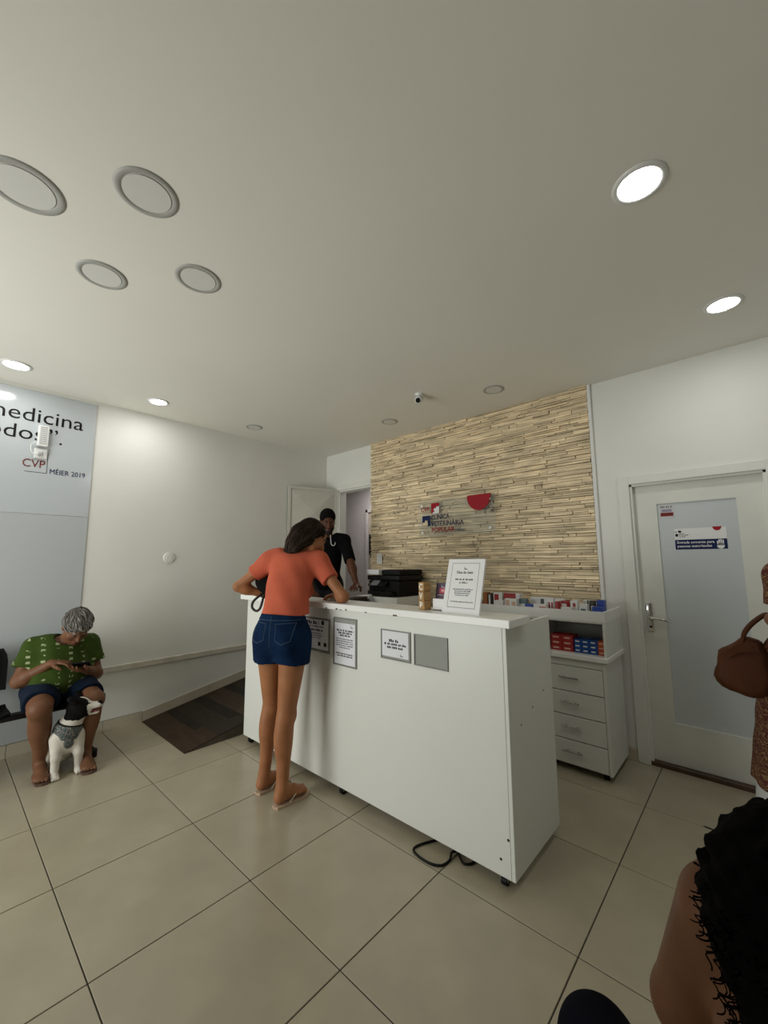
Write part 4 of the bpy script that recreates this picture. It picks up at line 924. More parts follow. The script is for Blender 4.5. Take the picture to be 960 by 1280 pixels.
    S.ell(P(0, -.022, .038), (.080, .096, .086), ax, k=0.02)
    S.path([P(0, -.05, .03), P(-.005, -.085, -.02), P(-.025, -.085, -.09), P(-.05, -.07, -.15), P(-.06, -.055, -.19)], [.080, .066, .056, .044, .022], k=0.025)
    S.path([P(.050, -.02, .03), P(.060, -.045, -.05), P(.030, -.075, -.12), P(-.02, -.08, -.17)], [.04, .038, .036, .022], k=0.02)
    S.path([P(-.055, .0, .03), P(-.070, -.03, -.06), P(-.080, -.04, -.14), P(-.085, -.045, -.20)], [.038, .036, .030, .014], k=0.02)
    S.ell(P(0, .085, -.055), (.056, .062, .085), ax, k=0.012, op='sub')
    S.wrinkle(lambda x, y, z: 0.0009*np.sin(330*(x*.75+y*.65)+5*np.sin(9*z)))
    hr = add_solid('hair', S, t, base, [hair_mat('hair_dark_brown', (0.010, 0.006, 0.004))], 0.0055)
    strands(hr, base, t, P(.01, .0, .11), tuple(-.8*ax[2]-.3*ax[1]), 420, .14, .0028, mat('hair_brown_strand', (0.030, 0.019, 0.012), .5, spec=.12, rnd=.5), seed=4)
    # flip-flops
    for nm, a_, tt in (('flip_flop', aL, tL), ('flip_flop', aR, tR)):
        d = unit((tt-a_)*[1, 1, 0]); w = np.cross(d, [0, 0, 1]); a0 = a_*[1, 1, 0]
        out = [(-.055, .0), (-.045, .028), (0, .033), (.06, .036), (.12, .046), (.165, .043), (.192, .018), (.196, -.01), (.18, -.038), (.13, -.046), (.06, -.036), (0, -.033), (-.045, -.028)]
        ff = obj(nm, prism(out, 0.0005, 0.014, a0, d, w, Z), mat('flip_flop_beige', (0.50, 0.36, 0.25), 0.7), t)
        top = a0+d*0.125+V3((0, 0, .042))
        for s_ in (-1, 1): obj('strap', tube(spline([a0+d*.135+w*.005+V3((0, 0, .014)), a0+d*.125+w*s_*.014+V3((0, 0, .048)), a0+d*.07+w*s_*.036+V3((0, 0, .046)), a0+d*.03+w*s_*.036+V3((0, 0, .014))], 6), .0045, 8), mat('flip_flop_strap', (0.60, 0.48, 0.36), 0.6), ff)
    # black pouch tucked under her left arm
    b = thing('shoulder_bag', 'small black bag with looped strap under the left arm of the woman in coral', 'bag', (1.67, 1.12, 1.12))
    S = Solid(); S.ell((1.670, 1.105, 1.265), (.085, .05, .085), ((0.7, 0.7, 0.2), (-.7, .7, 0), (0, 0, 1)), k=.02); S.ell((1.69, 1.12, 1.20), (.06, .05, .06), k=.03); S.wrinkle(fold(.003, 30, 30))
    add_solid('pouch', S, b, (1.67, 1.12, 1.12), [mat('black_fabric', (0.006, 0.006, 0.006), 0.9, spec=.1)], 0.007)
    obj('strap', tube(spline([(1.64, 1.07, 1.19), (1.612, 1.03, 1.145), (1.612, 1.02, 1.105), (1.645, 1.03, 1.082), (1.675, 1.04, 1.095), (1.685, 1.05, 1.135), (1.675, 1.07, 1.19)], 8), .0085, 8), mat('black_strap', (0.025, 0.016, 0.013), 0.7), b)
woman_counter()

# ---- man in black behind the counter
def man():
    by = 2.33; bz = ramp_z(by)+.006; base = (0.83, by, bz); t = thing('person', 'bearded man in a black shirt standing behind the counter', 'person', base)
    sk = skin('skin_dark_brown', (0.090, 0.034, 0.017))
    pel = V3((0.80, by, 0.93+bz)); chest = V3((0.82, by-.01, 1.22+bz)); neck = V3((0.845, by-.02, 1.435+bz))
    fw_ = unit((0.75, -0.66, 0)); rt_ = unit((-0.66, -0.75, 0))       # he faces the camera's right, towards the counter
    shR = neck+rt_*0.185-V3((0, 0, .055)); shL = neck-rt_*0.185-V3((0, 0, .06))
    elL = V3((1.17, 2.36, 1.385)); wrL = V3((1.275, 2.335, 1.185)); elR = shR+V3((0.03, -.02, -.27)); wrR = V3((0.98, 2.02, 1.13))
    hc = V3((0.885, by-.045, 1.575+bz)); hf = unit((0.80, -0.45, -0.33)); hu = unit((0.25, -.15, 0.95))
    S = Solid(); torso(S, pel, chest, neck, rt_, 1.02)
    S.cone(neck-V3((0, 0, .02)), hc-V3((0.01, 0, .05)), 0.062, 0.056, k=.03); head(S, hc, hf, hu, 1.0, 1.05)
    for s_ in (-1, 1):
        h_ = pel+rt_*s_*0.09-V3((0, 0, .04)); a_ = V3((0.80, by, bz+.085))+rt_*s_*0.10; a_[2] = ramp_z(a_[1])+.006+.085; leg(S, h_, lerp(h_, a_, .5)+fw_*.02, a_, a_+fw_*.2, 1.0)
    arm(S, shL, elL, wrL, 1.0); arm(S, shR, elR, wrR, 1.0)
    hand(S, wrL, unit((0.45, -0.75, -0.18)), unit((0.1, -.2, -1)), -1, 1.0, .2); hand(S, wrR, unit((0.8, -.3, -.2)), (0, 0, -1), 1, 1.0, .35)
    bp = face_pick(hc, hf, hu); P, (r, f_, u) = headf(hc, hf, hu)
    def pk(c):
        o = bp(c); d = c-hc; x, y, z = d@r, d@f_, d@u
        o[(o == 0) & (z < -.048) & (z > -.125) & (y > -.02) & (np.abs(x) < .085) & ~((z > -.056) & (np.abs(x) < .02)) & (y > .02-.6*np.minimum(0, z+.05))] = 4
        return o
    add_solid('body', S, t, base, [sk, mat('lips_dark', (0.10, 0.035, 0.03), .5), M_EYE, M_BROW, mat('beard_black', (0.012, 0.009, 0.007), .9)], 0.0065, pk)
    blk = mat('black_shirt', (0.005, 0.005, 0.006), .9, bump=.2, bscale=260, spec=.04)
    S = Solid(); torso(S, pel, chest, neck, rt_, 1.04, infl=0.018)
    for sh, el in ((shL, elL), (shR, elR)): S.cone(sh, lerp(sh, el, 0.86), 0.070, 0.056, k=.04, flat=True); S.cone(lerp(sh, neck, .4), sh, .062, .066, k=.04)
    S.wrinkle(fold(.003, 20, 18)); S.cut(pel-V3((0, 0, .07)), (0, 0, -1)); S.cone(neck+V3((0, 0, .01)), neck+fw_*.05+V3((0, 0, .10)), .064, .10, k=.006, op='sub')
    add_solid('shirt', S, t, base, [blk], 0.0075)
    S = Solid()
    for s_ in (-1, 1):
        h_ = pel+rt_*s_*0.09-V3((0, 0, .04)); a_ = V3((0.80, by, 0))+rt_*s_*0.10; a_[2] = ramp_z(a_[1])+.05; S.cone(h_, a_, .108, .062, k=.03, flat=True)
    S.ell(pel, (.18, .128, .12), (rt_, fw_, (0, 0, 1)), k=.04)
    add_solid('trousers', S, t, base, [cloth('black_trousers', (0.014, 0.014, 0.016))], 0.009)
    S = Solid(); S.ell(P(0, -.014, .048), (.083, .100, .092), (r, f_, u), k=.02); S.ell(P(0, .105, .0), (.070, .066, .070), (r, f_, u), k=.015, op='sub'); S.cone(P(0, .0, -.06), P(0, .14, -.06), .09, .09, k=.01, op='sub'); S.cut(P(0, 0, -.055), -u)
    S.wrinkle(lambda x, y, z: .004*np.sin(190*x)*np.sin(180*y)*np.sin(170*z))
    add_solid('hair', S, t, base, [mat('hair_black_short', (0.005, 0.004, 0.004), .9, spec=.1, bump=.8, bscale=120)], 0.006)
    c_ = neck-rt_*.06+fw_*.13
    obj('stethoscope', tube(spline([c_+rt_*.02-fw_*.035+V3((0, 0, -.005)), c_+rt_*.015+V3((0, 0, -.06)), c_+rt_*.008+fw_*.012+V3((0, 0, -.105)), c_-rt_*.015+fw_*.010+V3((0, 0, -.118)), c_-rt_*.03+fw_*.004+V3((0, 0, -.10)), c_-rt_*.03+V3((0, 0, -.085))], 8), .005, 8), mat('tube_grey', (0.45, 0.45, 0.46), .4), t)
man()

# ---- seated woman with a phone
def woman_seated():
    base = (0.30, 0.22, 0.0); t = thing('person', 'grey-haired woman in a green patterned blouse seated on the bench', 'person', base)
    sk = skin('skin_olive', (0.150, 0.068, 0.034))
    pel = V3((0.29, 0.225, 0.525)); chest = V3((0.275, 0.225, 0.69)); neck = V3((0.315, 0.24, 0.842)); rt_ = V3((0.0, -1, -0.02)); rt_ = unit(rt_)   # she faces +x
    shR = V3((0.275, 0.070, 0.800)); shL = V3((0.275, 0.395, 0.785)); elR = V3((0.32, -0.005, 0.595)); wrR = V3((0.475, 0.145, 0.715)); elL = V3((0.335, 0.445, 0.565)); wrL = V3((0.50, 0.345, 0.640))
    hc = V3((0.405, 0.285, 0.945)); hf = unit((0.70, 0.10, -0.68)); hu = unit((0.68, 0.12, 0.72))
    hipR = V3((0.30, 0.13, 0.505)); hipL = V3((0.30, 0.32, 0.505)); kR = V3((0.605, 0.082, 0.455)); kL = V3((0.605, 0.378, 0.440)); aR = V3((0.515, 0.125, 0.088)); aL = V3((0.565, 0.358, 0.088))
    S = Solid(); torso(S, pel, chest, neck, rt_, 1.12, bust=1.0, belly=.03)
    S.cone(neck-V3((.01, 0, .03)), hc-V3((.03, 0.01, .06)), .060, .055, k=.03); head(S, hc, hf, hu, 1.02)
    leg(S, hipR, kR, aR, aR+V3((.2, -.02, 0)), 1.22); leg(S, hipL, kL, aL, aL+V3((.2, .0, 0)), 1.22)
    arm(S, shR, elR, wrR, 1.1); arm(S, shL, elL, wrL, 1.1)
    hand(S, wrR, unit((0.55, 0.75, 0.05)), unit((0.1, 0.25, -1)), 1, .92, .45); hand(S, wrL, unit((0.5, -0.75, 0.15)), unit((-.1, 0.2, 1)), 1, .92, .35)
    add_solid('body', S, t, base, [sk, M_LIP, M_EYE, M_BROWG], 0.006, face_pick(hc, hf, hu, 1.02))
    # blouse
    S = Solid(); torso(S, pel+V3((0, 0, .02)), chest, neck, rt_, 1.15, bust=1.0, infl=.022, belly=.035)
    for sh, el in ((shR, elR), (shL, elL)): S.cone(sh, lerp(sh, el, .60), .074, .076, k=.045, flat=True); S.cone(lerp(sh, neck, .35), sh, .060, .068, k=.04)
    S.wrinkle(fold(.004, 24, 20, .2)); S.cut((0.3, .22, .515), (-.25, 0, -1)); S.cone(neck+V3((.0, 0, .0)), neck+V3((.12, .01, .10)), .066, .10, k=.006, op='sub')
    g = cloth('green_blouse', (0.036, 0.062, 0.010)); nt = g.node_tree; N = nt.nodes; L_ = nt.links; b = N['Principled BSDF']
    src = b.inputs['Base Color'].links[0].from_socket
    tc = N.new('ShaderNodeTexCoord'); sp = N.new('ShaderNodeSeparateXYZ'); L_.new(tc.outputs['Object'], sp.inputs[0])
    def mth(op, a, b_=None, c=None):
        n = N.new('ShaderNodeMath'); n.operation = op
        for i, v in enumerate((a, b_, c)):
            if v is None: continue
            if isinstance(v, (int, float)): n.inputs[i].default_value = v
            else: L_.new(v, n.inputs[i])
        return n.outputs[0]
    yz = mth('FRACT', mth('MULTIPLY', sp.outputs[1], 13.0)); zz_ = mth('FRACT', mth('MULTIPLY', sp.outputs[2], 27.0))
    dy = mth('ABSOLUTE', mth('SUBTRACT', yz, .5)); dz = mth('ABSOLUTE', mth('SUBTRACT', zz_, .5))
    nz = N.new('ShaderNodeTexNoise'); nz.inputs['Scale'].default_value = 22; L_.new(tc.outputs['Object'], nz.inputs[0])
    msk = mth('MULTIPLY', mth('MULTIPLY', mth('LESS_THAN', dy, .15), mth('LESS_THAN', dz, .22)), mth('GREATER_THAN', nz.outputs[0], .47))
    mx = N.new('ShaderNodeMixRGB'); mx.inputs[2].default_value = (.30, .34, .19, 1); L_.new(src, mx.inputs[1]); L_.new(msk, mx.inputs[0]); L_.new(mx.outputs[0], b.inputs['Base Color'])
    add_solid('blouse', S, t, base, [g], 0.006)
    # navy shorts
    S = Solid(); S.ell(pel-V3((0.0, 0, .02)), (.150, .205, .105), k=.04)
    for h_, k_ in ((hipR, kR), (hipL, kL)): S.cone(h_, lerp(h_, k_, .80), .122, .098, k=.03, flat=True)
    S.wrinkle(fold(.003, 26, 22, .8)); S.cut((.3, .22, .427), (0, 0, -1))
    add_solid('shorts', S, t, base, [cloth('navy_cotton', (0.004, 0.010, 0.024))], 0.006)
    # short grey hair
    S = Solid(); P, ax = headf(hc, hf, hu, 1.02)
    S.ell(P(0, -.015, .040), (.089, .106, .092), ax, k=.02); S.ell(P(0, -.07, -.02), (.070, .050, .06), ax, k=.03); S.ell(P(0, .105, -.028), (.075, .068, .078), ax, k=.02, op='sub')
    S.ell(P(0, .075, .085), (.055, .035, .025), ax, k=.02)
    S.ell(P(.035, .055, .070), (.05, .03, .028), ax, k=.02)
    S.wrinkle(lambda x, y, z: .0022*np.sin(60*x+70*z+5*np.sin(18*y))*np.sin(120*y+30*x)+.0014*np.sin(260*y+60*z+3*np.sin(40*x)))
    hr = add_solid('hair', S, t, base, [hair_mat('hair_grey', (0.095, 0.088, 0.078), .6, (40, 12, 12), .8)], 0.0055)
    strands(hr, base, t, P(.03, -.05, .12), tuple(.5*ax[1]), 420, .06, .0030, mat('hair_grey_strand', (0.21, 0.20, 0.185), .6, spec=.12, rnd=.75), lift=.002, seed=6)
    for a_, w_ in ((aR, -1), (aL, 1)):
        a0 = a_*[1, 1, 0]; d = V3((1, 0, 0)); w = V3((0, 1, 0))
        out = [(-.05, 0), (-.042, .028), (0, .034), (.06, .037), (.12, .048), (.16, .045), (.188, .018), (.19, -.01), (.175, -.04), (.13, -.047), (.06, -.037), (0, -.034), (-.042, -.028)]
        ff = obj('sandal', prism(out, .0005, .013, a0, d, w, Z), mat('sandal_brown', (0.10, 0.055, 0.035), .7), t)
        for s_ in (-1, 1): obj('strap', tube(spline([a0+d*.135+V3((0, 0, .013)), a0+d*.12+w*s_*.018+V3((0, 0, .05)), a0+d*.07+w*s_*.042+V3((0, 0, .046)), a0+d*.04+w*s_*.042+V3((0, 0, .012))], 6), .005, 8), mat('sandal_strap', (0.16, 0.09, 0.055), .6), ff)
    ph = thing('phone', 'dark smartphone in the hands of the seated woman in green', 'phone', (0.545, 0.29, 0.68))
    pu = unit((0.35, 0.92, 0.02)); pn = unit((-0.55, 0.12, 0.83)); pv = np.cross(pn, pu); po = V3((0.545, 0.285, 0.690))
    bm = prism([(-.072, -.036), (.072, -.036), (.072, .036), (-.072, .036)], -.004, .004, po, pu, pv, pn); bmesh.ops.bevel(bm, geom=list(bm.edges), offset=.002, segments=1, affect='EDGES')
    obj('case', bm, M_BLACK, ph); obj('screen', prism([(-.066, -.032), (.066, -.032), (.066, .032), (-.066, .032)], .004, .0046, po, pu, pv, pn), mat('phone_screen', (0.10, 0.13, 0.15), .1), ph)
woman_seated()

# ---- dog sitting between her feet, head turned to its left
def dog():
    base = (0.58, 0.25, 0.0); t = thing('dog', 'white dog with a black head and patterned harness sitting by the seated woman', 'dog', base)
    S = Solid()
    def trunk(S, e=0.0):
        S.ell((0.47, 0.245, 0.135), (.10+e, .085+e, .105+e), k=.04); S.ell((0.535, 0.245, 0.20), (.085+e, .078+e, .11+e), ((.6, 0, .8), (0, 1, 0), (-.8, 0, .6)), k=.05)
        S.ell((0.585, 0.245, 0.245), (.072+e, .078+e, .105+e), k=.04); S.cone((0.60, 0.252, 0.30), (0.635, 0.285, 0.395), .066+e, .056+e, k=.04)
    trunk(S)
    for y_, py, px_ in ((0.188, 0.182, 0.655), (0.305, 0.312, 0.652)):
        S.cone((0.60, y_, 0.235), (0.635, (y_+py)/2, 0.125), .043, .028, k=.03); S.cone((0.635, (y_+py)/2, 0.125), (px_-.015, py, 0.03), .027, .022, k=.015)
        S.ell((px_+.008, py, 0.018), (.034, .026, .0175), k=.012)
        for q in (-.015, 0, .015): S.ell((px_+.033, py+q, 0.012), (.013, .0085, .0115), k=.004)
    for s_ in (-1, 1):
        y_ = 0.245+s_*.085; S.ell((0.475, y_, 0.115), (.088, .036, .085), k=.025); S.cone((0.52, y_+s_*.012, 0.075), (0.44, y_+s_*.015, 0.045), .032, .024, k=.02); S.cone((0.435, y_+s_*.018, 0.022), (0.54, y_+s_*.022, 0.018), .019, .017, k=.012)
    S.path([(0.38, .245, .06), (.34, .25, .03), (.30, .275, .02), (.28, .31, .018)], [.02, .015, .012, .008], k=.012)
    hc = V3((0.648, 0.298, 0.425)); hf = unit((0.45, 0.88, 0.10)); hu = unit((-0.05, -0.08, 1)); P, ax = headf(hc, hf, hu, 1.05); r, f_, u = ax
    S.ell(P(0, -.012, .008), (.064, .068, .058), ax, k=.03); S.ell(P(0, .02, -.018), (.058, .05, .045), ax, k=.03)
    S.cone(P(0, .04, -.004), P(0, .098, -.008), .037, .027, k=.018, sq=(u, .8)); S.ell(P(0, .106, .006), (.017, .012, .012), ax, k=.006)
    S.cone(P(0, .02, -.045), P(0, .085, -.052), .026, .017, k=.014, sq=(u, .7))
    S.ell(P(0, .098, -.032), (.022, .034, .009), ax, k=.006, op='sub')
    for s_ in (-1, 1):
        S.ell(P(s_*.033, .045, .026), (.012, .010, .011), ax, k=.006, op='sub'); S.ell(P(s_*.032, .040, .025), (.0105,)*3, k=.003)
        S.cone(P(s_*.045, -.02, .05), P(s_*.068, -.035, .072), .022, .017, k=.012); S.cone(P(s_*.068, -.035, .072), P(s_*.082, -.005, .038), .018, .009, k=.01)
    def pk(c):
        d = (c-hc)/1.05; x, y, z = d@r, d@f_, d@u; o = np.zeros(len(c), dtype=int)
        hd = (np.linalg.norm(d, axis=1) < .145) & (z > -.055-.25*np.minimum(0, y)-.02*np.sin(40*x)) & (c[:, 2] > .345)
        blk = hd & ~((y > .048) | ((np.abs(x) < .010+.10*np.maximum(y, 0)) & (y > .0) & (z > -.01)))
        o[blk] = 1; o[(y > .098) & (np.abs(x) < .017) & (z > -.006)] = 1
        o[hd & (y > .035) & (z < -.022) & (z > -.047) & (np.abs(x) < .024)] = 2
        o[hd & (np.abs(np.abs(x)-.034) < .011) & (np.abs(z-.025) < .010) & (y > .035)] = 1
        return o
    wf = mat('dog_white_coat', (0.60, 0.57, 0.50), .85, noise=.12, nscale=12, bump=.35, bscale=130); bf = mat('dog_black_coat', (0.004, 0.0037, 0.0037), .7, spec=.08, bump=.3, bscale=130)
    add_solid('body', S, t, base, [wf, bf, mat('dog_mouth', (0.14, 0.035, 0.035), .4)], 0.005, pk)
    obj('tongue', prism([(-.012, 0), (.012, 0), (.013, .03), (0, .042), (-.013, .03)], -.003, .003, P(0, .06, -.040), Vector(r), Vector(f_), Vector(u)), mat('tongue_pink', (0.35, 0.09, 0.09), .4), t)
    hm = mat('harness_print', (0.055, 0.06, 0.06), .7); nt = hm.node_tree; N = nt.nodes; vo = N.new('ShaderNodeTexVoronoi'); vo.inputs['Scale'].default_value = 42
    cr_ = N.new('ShaderNodeValToRGB'); e = cr_.color_ramp.elements; e[0].color = (.012, .02, .022, 1); e[1].color = (.26, .07, .07, 1); x_ = e.new(.45); x_.color = (.03, .10, .10, 1); x2 = e.new(.66); x2.color = (.25, .22, .20, 1); cr_.color_ramp.interpolation = 'CONSTANT'
    sx_ = N.new('ShaderNodeSeparateColor'); nt.links.new(vo.outputs['Color'], sx_.inputs[0]); nt.links.new(sx_.outputs[0], cr_.inputs[0]); nt.links.new(cr_.outputs[0], N['Principled BSDF'].inputs['Base Color'])
    S = Solid(); trunk(S, .006); S.cut((.60, .25, .325), (.15, .25, 1)); S.cut((.60, .25, .235), (-.2, -.15, -1)); 
    hv = add_solid('harness', S, t, base, [hm], 0.005)
    S = Solid(); S.ell((0.592, 0.247, 0.235), (.074, .070, .10), k=.04); S.cut((.62, .212, .2), (0, -1, .25)); S.cut((.62, .275, .2), (0, 1, .25)); S.cut((.62, .25, .165), (0, 0, -1)); S.cut((.60, .25, .25), (-1, 0, 0))
    add_solid('harness_plate', S, t, base, [hm], 0.005)
    S = Solid(); trunk(S, .007); S.cut((.60, .25, .330), (.15, .25, 1)); S.cut((.60, .25, .318), (-.15, -.25, -1)); add_solid('harness_trim', S, t, base, [M_BLACK], 0.005)
dog()

# ---- woman with a brown handbag at the right edge
def woman_bag():
    bx0, by0 = 4.465, 2.34; base = (bx0, by0, 0.0); t = thing('person', 'person in a red paisley tunic and white trousers at the right edge', 'person', base)
    sk = skin('skin_brown', (0.20, 0.095, 0.058))
    pel = V3((bx0, by0, 0.90)); chest = V3((bx0, by0, 1.18)); neck = V3((bx0, by0-.02, 1.385)); rt_ = unit((-1, 0.12, 0)); fw_ = unit((-0.12, -1, 0))    # facing the camera's side of the room
    shR = neck+rt_*.18-V3((0, 0, .06)); shL = neck-rt_*.18-V3((0, 0, .06)); elR = V3((4.275, 2.325, 1.07)); wrR = V3((4.225, 2.115, 1.135)); elL = shL+V3((.05, .02, -.27)); wrL = elL+V3((-.02, -.06, -.23))
    hc = V3((bx0, by0-.04, 1.515)); hf = unit((-.2, -1, -.1)); hu = (0, 0, 1)
    S = Solid(); torso(S, pel, chest, neck, rt_, 1.08, bust=1.0, belly=.02); S.cone(neck-V3((0, 0, .02)), hc-V3((0, -.01, .05)), .058, .052, k=.03); head(S, hc, hf, hu)
    for s_ in (-1, 1): h_ = pel+rt_*s_*.09-V3((0, 0, .04)); a_ = V3((bx0, by0, .085))+rt_*s_*.12; leg(S, h_, lerp(h_, a_, .5)+fw_*.015, a_, a_+fw_*.2, 1.05)
    arm(S, shL, elL, wrL, 1.05); arm(S, shR, elR, wrR, 1.05); hand(S, wrR, unit((.15, -1, .2)), unit((.9, .1, .2)), 1, .95, .8); hand(S, wrL, unit((-.1, 0, -1)), unit((-1, -.2, 0)), 1, .95, .4)
    add_solid('body', S, t, base, [sk, M_LIP, M_EYE, M_BROW], 0.008, face_pick(hc, hf, hu))
    pm = mat('paisley_tunic', (0.17, 0.045, 0.02), .8); nt = pm.node_tree; N = nt.nodes; L_ = nt.links; tc = N.new('ShaderNodeTexCoord')
    wv = N.new('ShaderNodeTexWave'); wv.wave_type = 'RINGS'; wv.inputs['Scale'].default_value = 14; wv.inputs['Distortion'].default_value = 14; wv.inputs['Detail'].default_value = 3; wv.inputs['Detail Scale'].default_value = 2.2; L_.new(tc.outputs['Object'], wv.inputs[0])
    cr_ = N.new('ShaderNodeValToRGB'); e = cr_.color_ramp.elements; e[0].color = (.07, .008, .006, 1); e[0].position = .2; e[1].color = (.22, .13, .05, 1); e[1].position = .9; q = e.new(.5); q.color = (.13, .03, .009, 1); q = e.new(.68); q.color = (.04, .015, .012, 1); L_.new(wv.outputs[0], cr_.inputs[0]); L_.new(cr_.outputs[0], N['Principled BSDF'].inputs['Base Color'])
    S = Solid(); torso(S, pel, chest, neck, rt_, 1.1, bust=1.0, infl=.022, belly=.025)
    S.cone(pel-V3((.06, 0, .02)), (bx0-.065, by0, .34), .245, .315, k=.05, flat=True, sq=(fw_, .78))
    for sh, el in ((shL, elL), (shR, elR)): S.cone(sh, lerp(sh, el, .55), .072, .076, k=.04, flat=True); S.cone(lerp(sh, neck, .35), sh, .06, .066, k=.04)
    S.wrinkle(lambda x, y, z: .006*np.clip(1.1-z, 0, 1)*np.sin(14*np.arctan2(y-by0, x-bx0))+.002*np.sin(40*z)*np.sin(30*x)); S.cone(neck, neck+fw_*.10+V3((0, 0, .10)), .064, .10, k=.006, op='sub')
    add_solid('tunic', S, t, base, [pm], 0.008)
    S = Solid()
    for s_ in (-1, 1): h_ = pel+rt_*s_*.09-V3((0, 0, .1)); a_ = V3((bx0, by0, .035))+rt_*s_*.155-V3((.06, 0, 0)); S.cone(h_, a_, .11, .155, k=.03, flat=True); S.cone(a_+V3((0, 0, .30)), a_, .150, .17, k=.04, flat=True, sq=(fw_, .75))
    S.wrinkle(fold(.004, 18, 9))
    add_solid('trousers', S, t, base, [cloth('white_linen', (0.55, 0.56, 0.54))], 0.009)
    S = Solid(); P, ax = headf(hc, hf, hu); S.ell(P(0, -.02, .035), (.084, .100, .09), ax, k=.02); S.path([P(0, -.06, 0), P(0, -.085, -.10), P(0, -.085, -.18)], [.078, .07, .04], k=.03); S.ell(P(0, .105, -.03), (.07, .065, .085), ax, k=.015, op='sub')
    add_solid('hair', S, t, base, [hair_mat('hair_dark', (0.016, 0.012, 0.010))], 0.008)
    b = thing('handbag', 'slouchy brown leather handbag hanging from the arm at the right edge', 'handbag', (4.09, 2.20, .77))
    lm = mat('brown_leather', (0.060, 0.019, 0.006), .6, noise=.25, nscale=8, bump=.3, bscale=80, spec=.15)
    out = [(4.155, 1.035), (4.118, 1.040), (4.09, 1.015), (4.05, 0.985), (4.022, 0.965), (4.01, 0.90), (3.992, 0.842), (4.022, 0.800), (4.075, 0.778), (4.135, 0.765), (4.185, 0.79), (4.20, 0.87), (4.195, 0.96), (4.185, 1.02)]
    cx_ = sum(p[0] for p in out)/len(out); cz_ = sum(p[1] for p in out)/len(out); bm = bmesh.new(); rings = []
    for dy, sc_ in ((-.062, .72), (-.056, .86), (-.035, .97), (0, 1.0), (.035, .97), (.05, .86), (.056, .7)):
        rings.append([bm.verts.new((cx_+(p[0]-cx_)*sc_+.004*math.sin(9*i_+60*dy), 2.18+dy*(1.25-.9*(p[1]-.77)/.3*.6)+.004*math.sin(5*i_), cz_+(p[1]-cz_)*sc_)) for i_, p in enumerate(out)])
    n_ = len(out)
    for a in range(6):
        for k in range(n_): bm.faces.new((rings[a][k], rings[a][(k+1) % n_], rings[a+1][(k+1) % n_], rings[a+1][k]))
    bm.faces.new(rings[0]); bm.faces.new(rings[-1][::-1]); bmesh.ops.recalc_face_normals(bm, faces=bm.faces)
    bmesh.ops.subdivide_edges(bm, edges=list(bm.edges), cuts=1, smooth=.6, use_grid_fill=True)
    for f in bm.faces: f.smooth = True
    obj('bag_body', bm, lm, b)
    for k in (-1, 1): obj('handle', tube(spline([(4.11, 2.18+k*.045, 1.0), (4.125, 2.185+k*.04, 1.06), (4.165, 2.19+k*.03, 1.115), (4.215, 2.195+k*.02, 1.150), (4.240, 2.19+k*.025, 1.10), (4.195, 2.18+k*.045, 1.0)], 7), .009, 8), lm, b)
    obj('flap', prism([(4.03, .962), (4.10, 1.016), (4.165, 1.022), (4.172, .985), (4.105, .975), (4.06, .945)], 0, .012, (0, 2.125, 0), X, Z, -Y), lm, b)
woman_bag()

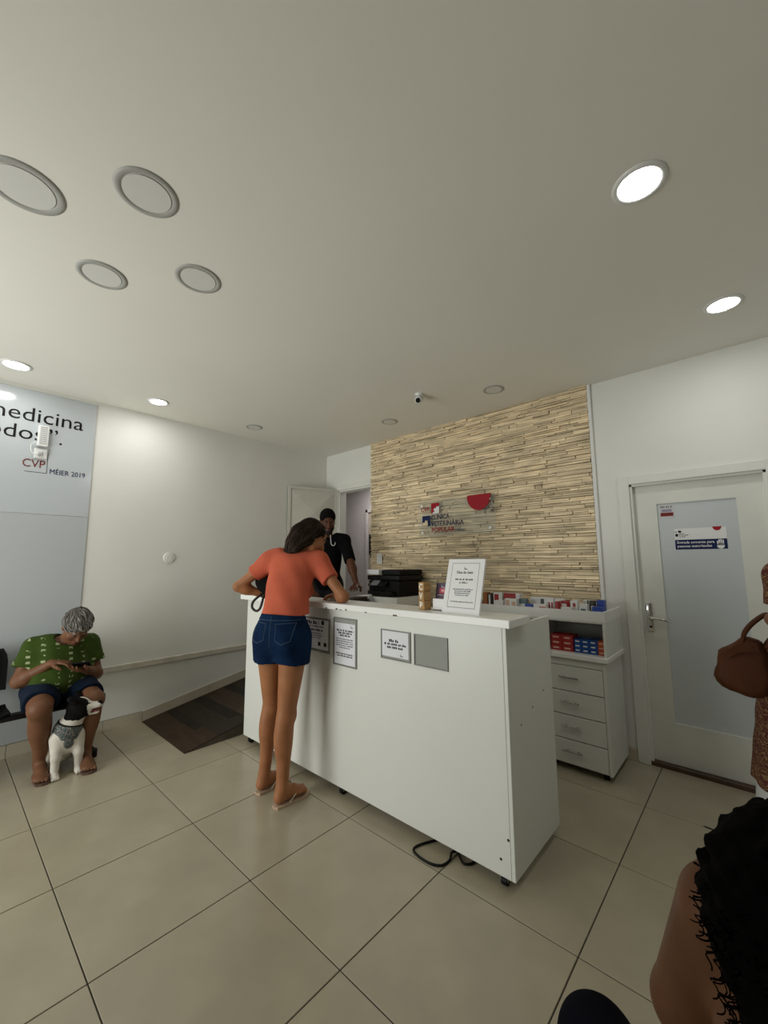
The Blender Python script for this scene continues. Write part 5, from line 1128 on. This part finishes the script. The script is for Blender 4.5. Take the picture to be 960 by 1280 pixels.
# ---- person seated right in front of the camera, seen from above and behind
def person_near():
    base = (4.26, 0.25, 0.0); t = thing('person', 'person with black curly hair and bare shoulder in the bottom right corner', 'person', base)
    sk = skin('skin_brown_dimmed', (0.085, 0.033, 0.012))  # brown skin, colour darkened further to stand in for corner light falloff
    pel = V3((4.27, 0.24, 0.51)); chest = V3((4.26, 0.23, 0.75)); neck = V3((4.245, 0.20, 0.915)); rt_ = unit((1, -0.18, 0)); fw_ = unit((.18, 1, 0))
    shL = V3((4.122, 0.288, 0.936)); shR = V3((4.415, 0.19, 0.900)); elL = V3((4.062, 0.334, 0.755)); wrL = V3((4.055, 0.50, 0.565)); elR = V3((4.46, 0.30, .66)); wrR = V3((4.36, 0.50, .60))
    hc = V3((4.228, 0.212, 1.0)); hf = unit((.05, .85, -.50)); hu = unit((0, .50, .87))
    hipL = V3((4.18, .27, .475)); hipR = V3((4.36, .25, .51)); kL = V3((3.850, 0.58, 0.365)); aL = V3((3.80, .60, .085)); kR = V3((4.42, .66, .49)); aR = V3((4.43, .66, .085))
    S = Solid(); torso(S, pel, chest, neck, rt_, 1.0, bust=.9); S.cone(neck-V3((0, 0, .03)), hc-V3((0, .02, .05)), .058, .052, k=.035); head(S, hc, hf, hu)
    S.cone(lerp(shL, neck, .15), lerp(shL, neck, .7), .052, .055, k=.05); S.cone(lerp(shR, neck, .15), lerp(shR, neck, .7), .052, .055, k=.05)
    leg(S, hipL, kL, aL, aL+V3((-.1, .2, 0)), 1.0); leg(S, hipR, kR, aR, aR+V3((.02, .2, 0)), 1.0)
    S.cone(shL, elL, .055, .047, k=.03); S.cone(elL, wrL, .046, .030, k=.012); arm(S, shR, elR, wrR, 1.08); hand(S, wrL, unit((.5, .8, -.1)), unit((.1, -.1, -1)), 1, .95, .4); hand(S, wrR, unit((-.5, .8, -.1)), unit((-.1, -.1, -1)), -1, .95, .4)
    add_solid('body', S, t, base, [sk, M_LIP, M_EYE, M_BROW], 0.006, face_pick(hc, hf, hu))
    S = Solid(); torso(S, pel, chest, neck, rt_, 1.03, bust=.9, infl=.014); S.cut(chest+V3((0, 0, .035)), (0, -.1, 1)); S.cut(pel-V3((0, 0, .03)), (0, 0, -1))
    for k in (-1, 1): S.path([chest+rt_*k*.06-fw_*.09+V3((0, 0, .07)), neck+rt_*k*.065-fw_*.02+V3((0, 0, -.005)), chest+rt_*k*.08+fw_*.11+V3((0, 0, .06))], [.009, .008, .012], k=.01)
    S.wrinkle(fold(.002, 24, 20)); add_solid('tank_top', S, t, base, [cloth('white_cotton', (0.52, 0.53, 0.52))], 0.006)
    S = Solid(); S.ell(pel-V3((0, 0, .02)), (.185, .14, .10), (rt_, fw_, (0, 0, 1)), k=.04)
    for h_, k_, a_ in ((hipL, kL, aL), (hipR, kR, aR)): S.cone(h_, k_, .105, .078, k=.03); S.cone(k_, a_, .076, .058, k=.03, flat=True)
    S.wrinkle(fold(.003, 24, 20)); add_solid('trousers', S, t, base, [mat('black_denim', (0.004, 0.004, 0.007), .9, bump=.2, bscale=260, spec=.04)], 0.007)
    hm = mat('hair_black_curly', (0.002, 0.0018, 0.0017), .8, spec=.015, bump=.8, bscale=60)
    S = Solid(); P, ax = headf(hc, hf, hu); S.ell(P(0, -.03, .02), (.112, .118, .105), ax, k=.03); S.path([P(-.02, -.05, -.02), P(.005, -.07, -.09), P(.04, -.07, -.16)], [.088, .075, .05], k=.04); S.path([P(.04, -.06, -.02), P(.06, -.08, -.10), P(.07, -.08, -.20)], [.085, .078, .05], k=.04)
    S.ell(P(0, .115, -.03), (.068, .07, .09), ax, k=.015, op='sub')
    S.wrinkle(lambda x, y, z: .006*np.sin(95*x+3*np.sin(60*z))*np.sin(90*y+2*np.sin(70*x))*np.sin(100*z)+.0035*np.sin(210*x)*np.sin(190*z+60*y))
    ho = add_solid('hair', S, t, base, [hm], 0.0045)
    rr = random.Random(2); cur = bmesh.new(); n = len(ho.data.vertices); parts = []
    for k in range(900):
        v = ho.data.vertices[rr.randrange(n)]; p = Vector(v.co)+Vector(base); nn = v.normal
        if nn.y > .5: continue
        ax1 = nn.orthogonal().normalized(); r_ = rr.uniform(.0035, .0065); dr_ = (Vector((0, -.1, -1))*.9+nn*.35).normalized(); a0 = rr.uniform(0, 6.28); e1 = dr_.orthogonal().normalized(); e2 = dr_.cross(e1)
        pts = [p-nn*.006+dr_*(q*.0022)+(e1*math.cos(a0+q*.75)+e2*math.sin(a0+q*.75))*r_ for q in range(rr.randint(12, 22))]
        parts.append(tube(pts, .0009, 3))
    setp(obj('curls', merge(*parts), hm, t), kind='stuff')
    c = thing('waiting_chair', 'black chair under the person in the bottom right corner', 'chair', (4.27, .24, 0))
    obj('seat', B(((4.03, .02, .365), (4.51, .48, .392)), bev=.01), M_BLACK, c)
    obj('backrest', B(((4.05, -.035, .56), (4.49, -.015, .80)), bev=.008), M_BLACK, c)
    for xx in (4.06, 4.48):
        obj('leg', tube([(xx, .44, 0), (xx, .44, .37)], .012), M_BLACKM, c); obj('leg', tube([(xx, 0.0, 0), (xx, 0.0, .42), (xx, -.025, .60)], .012), M_BLACKM, c)
person_near()
